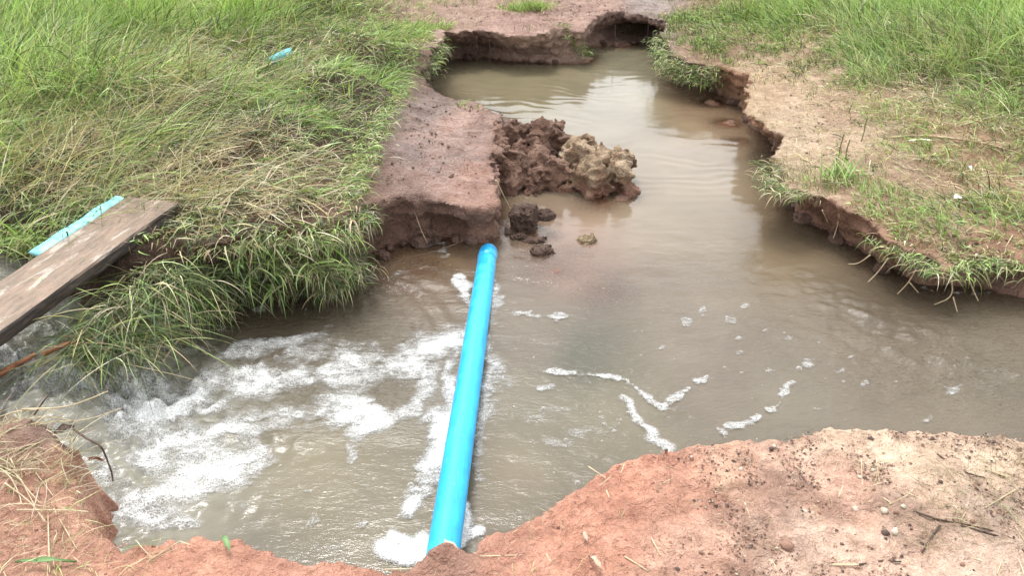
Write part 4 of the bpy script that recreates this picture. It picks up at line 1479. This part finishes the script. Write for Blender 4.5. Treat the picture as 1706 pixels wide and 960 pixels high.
# pale root curving into the shallows left of the pipe
strand("root", [P(770, 402, .06), P(730, 418, .05), P(690, 428, .07), P(650, 440, .07), P(610, 455, .09), P(585, 470, .08), P(568, 490, .05), P(565, 508, .02), P(570, 520, .0)], .0026, M_twig, "long thin brown root curving from the mud slab down into the shallows", "root")
strand("root", [P(345, 590, .03), P(325, 575, .03), P(302, 560, .05), P(283, 585, .04), P(272, 602, .02)], .006, M_root, "forked pale root dipping into the froth below the hanging grass", "root")
strand("root", [P(826, 300, .24), P(835, 318, .16), P(843, 335, .08), P(850, 348, .02)], .005, M_root, "thin pale root hanging off the right end of the mud slab", "root")
strand("root", [P(690, 350, .2), P(700, 380, .1), P(712, 405, .03)], .003, M_root, "fine root dangling before the hollow in the mud slab", "root")
RT = "thin bare root hanging over the water from the right bank"
for s in [[(1450, 425, .14), (1430, 440, .06), (1413, 440, .04)], [(1530, 440, .16), (1515, 470, .05), (1495, 490, .02)], [(1515, 470, .05), (1530, 488, .02)], [(1585, 462, .16), (1588, 495, .05), (1556, 508, .01)], [(1588, 495, .05), (1595, 520, .01)],
          [(1480, 430, .16), (1462, 455, .06), (1446, 470, .02)], [(1610, 455, .14), (1622, 485, .04), (1630, 502, .01)], [(1370, 350, .22), (1380, 372, .1)], [(1400, 345, .24), (1396, 375, .12), (1388, 398, .04)], [(1640, 450, .14), (1652, 480, .04)]]:
    strand("hanging_root", [P(*p) for p in s], .0036, M_root, RT, "root", "roots hanging from the right bank")
RF = "thin root dangling before the far undercut hollow"
for a, b0, b1 in [(1104, 34, 70), (1098, 34, 60), (1080, 32, 46), (1025, 42, 52), (815, 66, 84), (793, 60, 76)]:
    w0 = P(a, b0, .30)
    strand("hanging_root", [w0, w0 + [0.01, 0, -.12], w0 + [0.0, 0.01, -.25]], .004, M_twig, RF, "root", "roots hanging in the far hollow")
# right bank: long bent stick, white scrap, small litter
strand("stick", [on_far(1484, 232), on_far(1530, 230, .02), on_far(1580, 236, .025), on_far(1640, 246, .03), on_far(1700, 262, .02)], .0085, M_root, "long bent dry stick lying across the right bank grass", "stick")
def leaf_mesh(L, W, curl):
    n = 9
    V = []
    for i in range(n):
        t_ = i / (n - 1)
        w = W * math.sin(math.pi * min(.98, max(.04, t_)) ** .85)
        z = curl * math.sin(t_ * 3.0) + .004
        for k in (-1, 0, 1):
            V.append((L * (t_ - .5), w * k * .5, z + .006 * abs(k) + .003 * math.sin(i * 1.7 + k)))
    Q = [(i * 3 + k, i * 3 + k + 1, i * 3 + 4 + k, i * 3 + 3 + k) for i in range(n - 1) for k in (0, 1)]
    V = np.array(V)
    V2 = V - [0, 0, .0014]
    Q = np.array(Q)
    return mesh_np("dead_leaf", np.vstack([V, V2]), np.vstack([Q, Q[:, ::-1] + len(V)]))


M_white = plain_noise_mat("bleached_husk", (.62, .58, .50), (.78, .75, .68), 30, .6, .3)
for a, b, Lf, Wf, rz, mat, lab, near in [(1530, 243, .17, .035, 172, M_white, "bleached white husk on the bare soil below the bent stick", 0), (1612, 288, .08, .02, 75, M_white, "small pale husk standing among the right bank grass", 0), (1592, 338, .05, .04, 20, M_white, "tiny pale chip in the short grass of the right bank", 0),
                                         (752, 928, .10, .032, 118, M_leaf, "grey brown dead leaf over the mud at the pipe's buried end", 1), (735, 935, .07, .05, 60, M_leaf, "crumpled brown leaf on the mud beside the pipe", 1), (990, 948, .06, .016, 120, M_leaf, "narrow curled dry leaf on the red near bank", 1), (972, 905, .04, .014, 110, M_leaf, "little pinkish leaf curl on the red near bank", 1),
                                         (378, 915, .07, .016, 125, None, "single green grass leaf stuck in the red near bank", 1), (80, 945, .16, .014, 4, None, "long green blade lying on the lower left bank", 1), (110, 725, .06, .03, 40, M_twig, "dark rotting leaf on the lump beside the inflow", 1)]:
    w = on_near(a, b, .012) if near else on_far(a, b, .02)
    me = leaf_mesh(Lf, Wf, .012)
    if mat is None:
        mat = plain_noise_mat("green_leaf", (.10, .19, .07), (.16, .27, .10), 30, .5, .4)
    o = obj("dead_leaf" if mat is not None and "green" not in lab else "grass_leaf", me, mat, loc=tuple(w))
    o.rotation_euler = (RAD(8), RAD(5), RAD(rz))
    thing(o, lab, "leaf")

# ------------------------------------------------------------------ grass
GREEN = np.array([(.21, .33, .085), (.28, .41, .115), (.33, .44, .16), (.16, .25, .07), (.40, .46, .22)])
DARK = np.array([(.04, .07, .025), (.06, .095, .03), (.09, .125, .045)])
STRAW = np.array([(.50, .43, .28), (.40, .33, .21), (.60, .54, .39), (.28, .20, .13), (.46, .42, .25)])


def blades(name, roots, az, el, length, curl, width, colour, seg=5, clamp=None, seed=0, label=None, cat="grass", kind="stuff", wind=0.35):
    """one mesh of separate curved, tapering blades"""
    g = np.random.default_rng(seed)
    n = len(roots)
    p = np.array(roots, float)
    pts = [p.copy()]
    twist = g.normal(0, wind, n)
    for s in range(seg):
        t_ = (s + .5) / seg
        e = el - curl * t_ ** 1.3
        a_ = az + twist * t_
        stp = (length / seg)[:, None] * np.stack([np.cos(e) * np.cos(a_), np.cos(e) * np.sin(a_), np.sin(e)], 1)
        p = p + stp
        if clamp is not None:
            zmin = clamp(p[:, 0], p[:, 1]) + .004 + .03 * g.random(n) ** 2
            p[:, 2] = np.maximum(p[:, 2], zmin)
        pts.append(p.copy())
    side_a = az + np.pi / 2 + g.normal(0, .7, n)
    roll = g.normal(0, .6, n)
    S = np.stack([np.cos(side_a) * np.cos(roll), np.sin(side_a) * np.cos(roll), np.sin(roll)], 1)
    V = np.empty((n, 2 * seg + 1, 3), np.float32)
    for s in range(seg):
        w = width * (1 - (s / seg) ** 1.6) * (.75 if s == 0 else 1.0) * .5
        V[:, 2 * s] = pts[s] - S * w[:, None]
        V[:, 2 * s + 1] = pts[s] + S * w[:, None]
    V[:, 2 * seg] = pts[seg]
    q = np.array([(2 * s, 2 * s + 1, 2 * s + 3, 2 * s + 2) for s in range(seg - 1)])
    tr = np.array([(2 * seg - 2, 2 * seg - 1, 2 * seg)])
    off = (np.arange(n) * (2 * seg + 1))[:, None, None]
    me = mesh_np(name, V.reshape(-1, 3), (q[None] + off).reshape(-1, 4), (tr[None] + off).reshape(-1, 3))
    c = np.repeat(colour[:, None], 2 * seg + 1, 1).copy()
    base = np.array([.30, .25, .15])
    for s in range(2):
        f = .45 if s == 0 else .2
        c[:, 2 * s:2 * s + 2] = c[:, 2 * s:2 * s + 2] * (1 - f) + base * f
    attr_col(me, "tint", c.reshape(-1, 3))
    o = obj(name, me, M_grass)
    if kind:
        o["kind"] = kind
    if label:
        o["label"], o["category"] = label, cat
    return o


def pick(pal, n, g, jit=.24):
    c = pal[g.integers(0, len(pal), n)]
    return np.clip(c * (1 + jit * g.standard_normal((n, 1))) * (1 + .06 * g.standard_normal((n, 3))), .005, 1)


# control places (photo pixel): density per m2, length, elevation, azimuth, curl, straw share, dark share, width
GC = [  # left
    (60, 40, 5200, .50, 68, 20, 45, .10, .10, 5.0), (250, 40, 5200, .46, 66, 0, 50, .15, .10, 4.6), (400, 30, 5000, .42, 60, -20, 55, .20, .10, 4.6), (60, 160, 5200, .50, 55, -15, 55, .25, .15, 4.6), (250, 150, 5200, .40, 45, -35, 55, .35, .15, 4.4),
    (430, 130, 5200, .30, 30, -35, 40, .50, .15, 4.2), (560, 60, 5000, .26, 30, -60, 40, .40, .15, 4.2), (60, 270, 5000, .45, 32, -28, 50, .40, .22, 4.4), (230, 250, 5200, .36, 26, -32, 45, .50, .20, 4.4), (400, 230, 5200, .26, 30, -40, 50, .38, .25, 4.0),
    (540, 170, 5500, .22, 30, -50, 45, .35, .18, 4.0), (640, 130, 6000, .20, 40, -40, 60, .15, .10, 4.2), (640, 60, 6000, .20, 35, -40, 60, .15, .10, 4.4), (710, 30, 5200, .13, 45, -40, 50, .18, .10, 4.0), (690, 90, 5200, .20, 30, -30, 70, .12, .18, 4.2),
    (560, 260, 5600, .20, 32, -60, 55, .28, .15, 4.4), (470, 300, 5200, .24, 25, -60, 55, .35, .15, 4.4), (330, 310, 3800, .28, 20, -45, 50, .55, .20, 4.2), (150, 320, 4200, .34, 22, -20, 45, .45, .25, 4.2), (40, 340, 4200, .36, 22, -15, 45, .35, .30, 4.4),
    (380, 355, 4200, .26, 16, -50, 40, .55, .22, 4.6), (470, 360, 4200, .20, 14, -60, 50, .45, .28, 4.4), (560, 340, 4800, .16, 22, -50, 60, .28, .28, 4.2), (605, 250, 4800, .14, 35, -30, 60, .20, .18, 4.2), (635, 195, 3800, .13, 38, -25, 60, .18, .18, 4.0),
    (690, 160, 200, .10, 35, -30, 50, .3, .2, 3.6), (655, 270, 60, .08, 35, -30, 50, .3, .2, 3.6), (675, 210, 60, .08, 35, -30, 50, .3, .2, 3.6), (630, 315, 60, .08, 35, -30, 50, .3, .2, 3.6), (700, 250, 0, .05, 40, -30, 40, .3, .2, 3), (640, 310, 300, .10, 40, -30, 40, .3, .2, 3), (760, 210, 0, .05, 40, -30, 40, .3, .2, 3), (790, 300, 0, .05, 40, -30, 40, .3, .2, 3),
    (770, 30, 60, .06, 40, -30, 40, .5, .2, 3), (840, 30, 60, .05, 40, -30, 40, .5, .2, 3), (960, 25, 60, .05, 50, -30, 40, .5, .2, 3), (1050, 8, 60, .05, 50, -30, 40, .5, .2, 3),
    # right
    (1130, 60, 7480, 0.085, 45, 200, 60, .20, .30, 3.8), (1200, 40, 8360, 0.085, 45, 190, 55, .22, .25, 3.8), (1270, 60, 9240, 0.091, 50, 190, 55, .22, .22, 3.8), (1200, 88, 7480, 0.078, 42, 200, 60, .25, .30, 3.6), (1330, 30, 5200, .34, 62, 190, 55, .15, .12, 4.0), (1450, 40, 5600, .40, 62, 170, 55, .14, .10, 4.0),
    (1600, 40, 5600, .46, 64, 150, 55, .10, .10, 4.2), (1690, 60, 5600, .50, 64, 160, 55, .10, .08, 4.2), (1450, 110, 5200, .30, 58, 200, 60, .22, .12, 3.8), (1580, 120, 5200, .36, 58, 190, 60, .16, .12, 4.0), (1690, 130, 5000, .36, 52, 190, 60, .22, .14, 4.0), (1380, 115, 9724, 0.091, 45, 200, 60, 0.24, .2, 3.6),
    (1280, 115, 2250, .08, 40, 200, 50, .45, .2, 3.4), (1290, 150, 120, .06, 30, 200, 40, .7, .1, 3), (1330, 190, 800, .07, 20, 200, 30, .85, .1, 3), (1400, 170, 1530, .09, 25, 200, 30, 0.60, .1, 3.2), (1480, 185, 2890, .12, 28, 200, 40, 0.52, .1, 3.4), (1600, 190, 4160, .18, 38, 200, 50, .42, .14, 3.8), (1690, 190, 4800, .20, 42, 200, 50, .30, .14, 4),
    (1350, 240, 1870, .09, 18, 200, 25, 0.68, .1, 3), (1310, 265, 1980, .12, 25, 200, 40, .6, .2, 3.2), (1430, 260, 3672, .11, 22, 210, 30, 0.60, .1, 3.2), (1520, 260, 3978, .11, 22, 200, 30, 0.56, .12, 3.4), (1610, 270, 6460, .14, 32, 200, 40, 0.40, .12, 3.6), (1690, 270, 5120, .16, 42, 200, 50, .25, .12, 4),
    (1300, 300, 3600, .14, 28, 210, 60, .5, .25, 3.4), (1380, 310, 3080, .11, 30, 200, 45, .5, .18, 3.4), (1450, 330, 6720, 0.088, 42, 200, 50, .28, .12, 3.8), (1520, 320, 2750, .10, 30, 200, 40, .55, .12, 3.4), (1600, 320, 2200, .10, 28, 200, 40, .6, .12, 3.4), (1680, 340, 6000, .15, 42, 200, 50, .25, .12, 4), (1480, 380, 8820, 0.088, 42, 230, 60, .25, .14, 4), (1560, 390, 9240, 0.096, 42, 230, 60, .28, .14, 4), (1660, 400, 9240, 0.104, 42, 230, 60, .25, .14, 4.2),
    (1430, 370, 5760, .11, 35, 215, 60, .35, .2, 3.6), (1530, 425, 4840, .12, 25, 240, 70, .45, .2, 3.6), (1640, 425, 6400, .13, 35, 250, 70, .3, .2, 4),
]
gcw = np.array([px2w(a, b, .42 if a < 720 else (.36 if b < 120 else .31 if b < 280 else .23))[:2] for a, b, *_ in GC])
gcv = np.array([r[2:] for r in GC], float)
gcv[:, 3] = RAD(1) * gcv[:, 3]
gcv = np.column_stack([gcv[:, :3], np.cos(gcv[:, 3]), np.sin(gcv[:, 3]), gcv[:, 4:]])


def field(name, x0, x1, label, N, seed, mask, y0=2.7, y1=9.6):
    g = np.random.default_rng(seed)
    x, y = g.uniform(x0, x1, N), g.uniform(y0, y1, N)
    area = (x1 - x0) * (y1 - y0)
    px, py = w2px(x, y, .4)
    inb = (px > -260) & (px < 2500) & (py > -160) & mask(px, py, x, y)
    d = np.minimum(look(G_rim, x, y) + .03 * fbm(x, y, .15, 2, 161), look(G_wat, x, y) + .25)
    slab_px = np.array([(690, 128), (712, 148), (760, 160), (850, 180), (850, 345), (598, 350), (590, 318), (622, 250), (650, 195), (676, 150)], float)
    sw_ = np.array([px2w(a_, b_, .28)[:2] for a_, b_ in slab_px])
    sd_ = -poly_sd(sw_, x, y) + .03 * fbm(x, y, .2, 2, 173)
    inb &= (d > 0.0) & (sd_ > 0)
    d = np.minimum(d, sd_)
    inb &= ~((y > 5.6) & (y < 8) & (x < 0) & (d < .10))
    x, y, px, py, d = (v[inb] for v in (x, y, px, py, d))
    pr = idw(gcw, gcv, x, y, 4.0, .004)
    cl = np.clip(.10 + 2.2 * (vn2(x * 4, y * 4, 163) * .6 + vn2(x * 11, y * 11, 164) * .7 - .32), .08, 2)
    ok = g.random(len(x)) < pr[:, 0] * .76 * cl * area / N * np.where((d < .10) & (y < 4.0) & (x < 0), .40, 1.0)
    x, y, pr, d = x[ok], y[ok], pr[ok], d[ok]
    n = len(x)
    print(name, n)
    z = top_h(x, y) - .01
    rnd = g.random(n)
    st = np.clip(pr[:, 6] * np.where(pr[:, 1] > .36, .9, 1.25) + .32 * fbm(x, y, .4, 3, 165), .02, .95)
    dk = np.clip(pr[:, 7] * 1.5 + .14 * fbm(x, y, .3, 2, 167), 0, .6)  # dark share raised so dark blades stand in for shaded gaps
    col = pick(GREEN, n, g)
    ms = rnd < st
    md = (rnd >= st) & (rnd < st + dk)
    col[ms] = pick(STRAW, ms.sum(), g)
    col[md] = pick(DARK, md.sum(), g)
    fresh = np.where(ms, 1.0, 1 + .22 * sstep(.30, .46, pr[:, 1]) )
    col = col * fresh[:, None]
    az = np.arctan2(pr[:, 4], pr[:, 3]) + g.normal(0, 1.05, n) + 1.1 * fbm(x, y, .45, 2, 169)
    el = RAD(1) * pr[:, 2] + g.normal(0, .36, n) - .30 * ms
    el = np.clip(el, .02, 1.5)
    ln = pr[:, 1] * g.uniform(.4, 1.3, n) * np.where(d < .14, .5, 1.0) * (1 + .3 * fbm(x, y, .35, 2, 171))
    cu = RAD(1) * pr[:, 5] * g.uniform(.4, 1.6, n)
    wd = pr[:, 8] * .0014 * np.clip(g.lognormal(-.1, .4, n), .4, 2.2) * np.where(ms, .8, 1.0) * (1 + .05 * np.maximum(y - 4, 0))

    def clamp(xx, yy):
        inn = np.minimum(look(G_rim, xx, yy), look(G_wat, xx, yy) + .2)
        return np.where(inn > 0, look(G_h, xx, yy), -.02)
    blades(name, np.stack([x, y, z], 1), az, el, ln, cu, wd, col, 5, clamp, seed + 1, label)


field("grass", -7.0, 0.6, "long tangled green and straw coloured grass covering the left bank", 330000, 201, lambda px, py, x, y: (px < 1000) & (x < 0.4))
field("grass", 0.4, 7.0, "green and dry grass over the sandy right bank", 300000, 211, lambda px, py, x, y: (px > 1000) & ~((x > .9) & (x < 3.3) & (y < 4.6)) & ~((x > .9) & (x < 2.4) & (y >= 4.6)))
field("grass", 0.9, 3.3, "short matted turf and straw on the near end of the right bank", 70000, 215, lambda px, py, x, y: px > 1000, 2.7, 4.6)
field("grass", 0.9, 2.4, "low dull turf between the pool and the tall grass on the right", 90000, 217, lambda px, py, x, y: px > 1000, 4.6, 9.0)


def stems(name, n, box, zf, ln, el, az, curl, width, pal, label, seed, azs=.5, cat="grass"):
    g = np.random.default_rng(seed)
    a, b = g.uniform(box[0], box[2], n), g.uniform(box[1], box[3], n)
    w = px2w(a, b, zf)
    z = near_h(w[:, 0], w[:, 1]) if box[1] > 600 else top_h(w[:, 0], w[:, 1])
    inl = look(G_near, w[:, 0], w[:, 1]) if box[1] > 600 else look(G_rim, w[:, 0], w[:, 1])
    keep = inl > .03
    w, z = w[keep], z[keep]
    n = len(w)
    r = np.stack([w[:, 0], w[:, 1], z + .003], 1)
    cl = (lambda xx, yy: np.where(look(G_near, xx, yy) > 0, near_h(xx, yy), 0)) if box[1] > 600 else None
    blades(name, r, RAD(az) + g.normal(0, azs, n), RAD(1) * g.uniform(el[0], el[1], n), ln * g.uniform(.35, 1.3, n), RAD(1) * g.uniform(curl[0], curl[1], n), width * .001 * g.uniform(.6, 1.4, n), pick(pal, n, g), 5, cl, seed + 1, label, cat)


MIXED = np.vstack([STRAW, GREEN[2:], STRAW])
stems("grass_stems", 2600, (-150, 90, 330, 330), .5, .50, (12, 55), -28, (-5, 40), 3.2, MIXED, "long leaning stems sweeping down over the left bank", 251, .35)
stems("grass_stems", 1500, (150, 200, 560, 350), .48, .24, (0, 30), -40, (0, 60), 4.8, STRAW, "dead flattened blades matted on the left bank", 253, 1.6)
stems("dry_litter", 320, (-60, 690, 130, 800), .32, .16, (0, 18), 20, (0, 25), 3.0, STRAW * .8, "dead grass tangle on the bank beside the inflow", 255, .9, "litter")
stems("dry_litter", 260, (-40, 780, 260, 960), .29, .10, (0, 10), -30, (0, 20), 2.4, MIXED, "thin dead grass strewn over the lower left red bank", 257, 1.4, "litter")
stems("dry_litter", 420, (1540, 745, 1780, 930), .30, .11, (0, 14), 160, (0, 30), 1.9, STRAW * .62, "fine dead stems strewn over the pale sand of the near bank", 259, .9, "litter")
stems("dry_litter", 300, (700, 780, 1560, 960), .28, .05, (0, 10), 0, (0, 30), 1.8, STRAW * .8, "small chaff scattered over the middle of the near bank", 261, 3.0, "litter")
stems("dry_litter", 700, (1240, 130, 1640, 330), .31, .09, (0, 12), 190, (0, 30), 2.6, STRAW, "dead straw lying flat on the sandy right bank", 263, 1.5, "litter")


# turf skirts that hang over the cut edges
def skirt(name, pts, n, ln, label, seed, green=.6, dark=.25, out=-90, z0=.0, drop=.0, spread=.05, width=4.2, el=(5, 35), curl=(60, 130), cat="grass", kind="stuff"):
    g = np.random.default_rng(seed)
    W = np.array([px2w(a, b, c) for a, b, c in pts])
    t_ = g.uniform(0, len(W) - 1.001, n)
    i = t_.astype(int)
    f = (t_ - i)[:, None]
    r = W[i] * (1 - f) + W[i + 1] * f
    r[:, :2] += g.normal(0, spread, (n, 2))
    r[:, 2] += z0 - drop * g.random(n)
    az = RAD(out) + g.normal(0, .95, n)
    e = RAD(1) * g.uniform(el[0], el[1], n)
    L_ = ln * g.uniform(.25, 1.35, n)
    cu = RAD(1) * g.uniform(curl[0], curl[1], n)
    u = g.random(n)
    col = pick(STRAW, n, g)
    m1 = u < green
    col[m1] = pick(GREEN, m1.sum(), g)
    m2 = (u >= green) & (u < green + dark)
    col[m2] = pick(DARK, m2.sum(), g)
    return blades(name, r, az, e, L_, cu, width * .0014 * g.uniform(.6, 1.3, n), col, 6, None, seed + 1, label, cat, kind)


skirt("hanging_grass", [(330, 360, .44), (400, 385, .44), (480, 385, .43), (560, 375, .4), (605, 345, .36)], 330, .15, "leafy grass hanging over the cut face of the left bank", 221, .28, .45, -80, spread=.07, el=(-25, 60), curl=(20, 130), width=6.0)
skirt("hanging_grass", [(600, 345, .34), (570, 400, .22), (585, 440, .12), (560, 470, .1), (520, 450, .14)], 1300, .10, "matted dull grass clinging to the bank left of the mud slab", 223, .18, .62, -70, spread=.05, width=2.9)
skirt("hanging_grass", [(430, 420, .3), (500, 430, .25), (560, 450, .16)], 260, .14, "sparse grass on the brown cut face above the left arm", 225, .35, .35, -85, spread=.05, width=3.6)
skirt("hanging_grass", [(728, 60, .37), (708, 88, .34), (690, 108, .28), (682, 122, .22)], 1500, .10, "shaggy turf over the water at the pool's left end", 227, .4, .4, -20, drop=.12, spread=.06, width=4.0)
skirt("hanging_grass", [(572, 330, .37), (588, 290, .37), (610, 240, .38), (636, 190, .36), (666, 145, .28)], 1400, .10, "green turf fringe creeping onto the mud slab", 229, .62, .2, -15, spread=.05, el=(10, 50), width=4.4)
skirt("hanging_grass", [(1106, 50, .34), (1110, 80, .33), (1125, 95, .31), (1160, 105, .30), (1195, 108, .3)], 2300, .08, "low dull green turf hanging over the far right corner of the pool", 231, .35, .45, 230, drop=.16, spread=.06, width=3.8)
skirt("hanging_grass", [(1290, 270, .3), (1285, 300, .28), (1310, 318, .27), (1340, 322, .27)], 800, .09, "dry grass fringe over the middle of the right bank's edge", 233, .18, .42, 215, spread=.05, width=2.8)
skirt("hanging_grass", [(1480, 400, .22), (1530, 428, .2), (1580, 446, .19), (1620, 432, .2), (1706, 440, .2)], 800, .11, "short green grass spilling over the nearest edge of the right bank", 235, .5, .25, 235, spread=.05, width=3.6)
skirt("hanging_grass", [(935, 40, .34), (950, 60, .25), (965, 80, .14), (975, 95, .05)], 420, .09, "narrow tongue of grass sliding down the far bank", 237, .5, .3, -60, spread=.035, width=4.0, el=(20, 70))
skirt("hanging_grass", [(445, 108, .5), (490, 90, .52)], 70, .2, "few blades lying across the short ribbed hose", 249, .4, .1, 60, spread=.06, width=4.0, el=(5, 40), curl=(10, 50))
skirt("hanging_grass", [(335, 440, .28), (400, 430, .28), (470, 435, .25), (530, 440, .22), (575, 440, .18), (560, 470, .09), (490, 474, .07), (420, 466, .10), (370, 490, .10), (335, 520, .10), (310, 480, .2), (300, 450, .28)], 2600, .13, "dull matted turf draped down the left bank to the waterline", 265, .24, .50, -75, spread=.05, width=3.2, el=(-30, 40), curl=(20, 110))
skirt("hanging_grass", [(420, 395, .40), (440, 440, .25), (455, 470, .12), (520, 400, .36), (540, 440, .2)], 130, .16, "broader leafy sprigs hanging on the left bank face", 267, .85, .1, -70, spread=.06, width=8.0, el=(-20, 40), curl=(20, 110))
skirt("hanging_grass", [(320, 395, .42), (380, 400, .40), (440, 398, .39), (510, 398, .36), (560, 395, .33), (600, 365, .30)], 1300, .10, "thatch of dull blades folded over the left bank's lip", 269, .30, .32, -75, spread=.04, width=3.4, el=(-40, 25), curl=(10, 90))
# grass clumps that stand out
skirt("grass_tuft", [(850, 18, .36), (880, 14, .36), (910, 12, .36)], 700, .11, "bright green grass patch alone on the bare far bank", 239, .95, .03, -90, spread=.07, width=5.0, el=(45, 85), curl=(20, 60), cat="grass tuft", kind=None)
skirt("grass_tuft", [(150, 520, .34), (200, 490, .36), (250, 450, .38), (290, 430, .38), (330, 440, .30)], 800, .30, "long drooping grass clump below the wooden plank", 241, .25, .55, -58, drop=.14, spread=.07, width=4.0, el=(-20, 40), curl=(40, 90), cat="grass tuft", kind=None)
skirt("grass_tuft", [(110, 560, .26), (170, 545, .27), (230, 530, .27)], 520, .34, "dark wet grass trailing into the white water under the plank", 243, .22, .6, -38, drop=.1, spread=.07, width=4.0, el=(0, 35), curl=(20, 60), cat="grass tuft", kind=None)
skirt("grass_tuft", [(0, 400, .34), (40, 420, .34), (90, 400, .36), (150, 385, .38)], 420, .30, "grass sticking up behind the turquoise pipe", 245, .7, .15, -30, spread=.06, width=5.0, el=(25, 70), curl=(40, 90), cat="grass tuft", kind=None)
skirt("grass_tuft", [(1380, 300, .29), (1400, 300, .29), (1415, 295, .29)], 90, .15, "broad leaved green weed on the bare right bank", 247, .9, .05, 90, spread=.03, width=9.0, el=(25, 75), curl=(20, 60), cat="weed", kind=None)
# two dark seed spikes above the weed
for a, b, h_, lab in [(1391, 285, .22, "tall thin seed spike rising from the weed on the right bank"), (1404, 280, .17, "shorter dark seed spike beside the tall one on the right bank"), (1435, 235, .15, "lone dry seed spike on the sandy right bank")]:
    w = on_far(a, b, 0)
    strand("seed_spike", [w, w + [.004, 0, h_ * .5], w + [-.002, 0, h_ * .6], w + [.004, 0, h_]], .003, plain_noise_mat("seed_spike", (.10, .12, .05), (.18, .18, .09), 60), lab, "plant", taper=1.2)
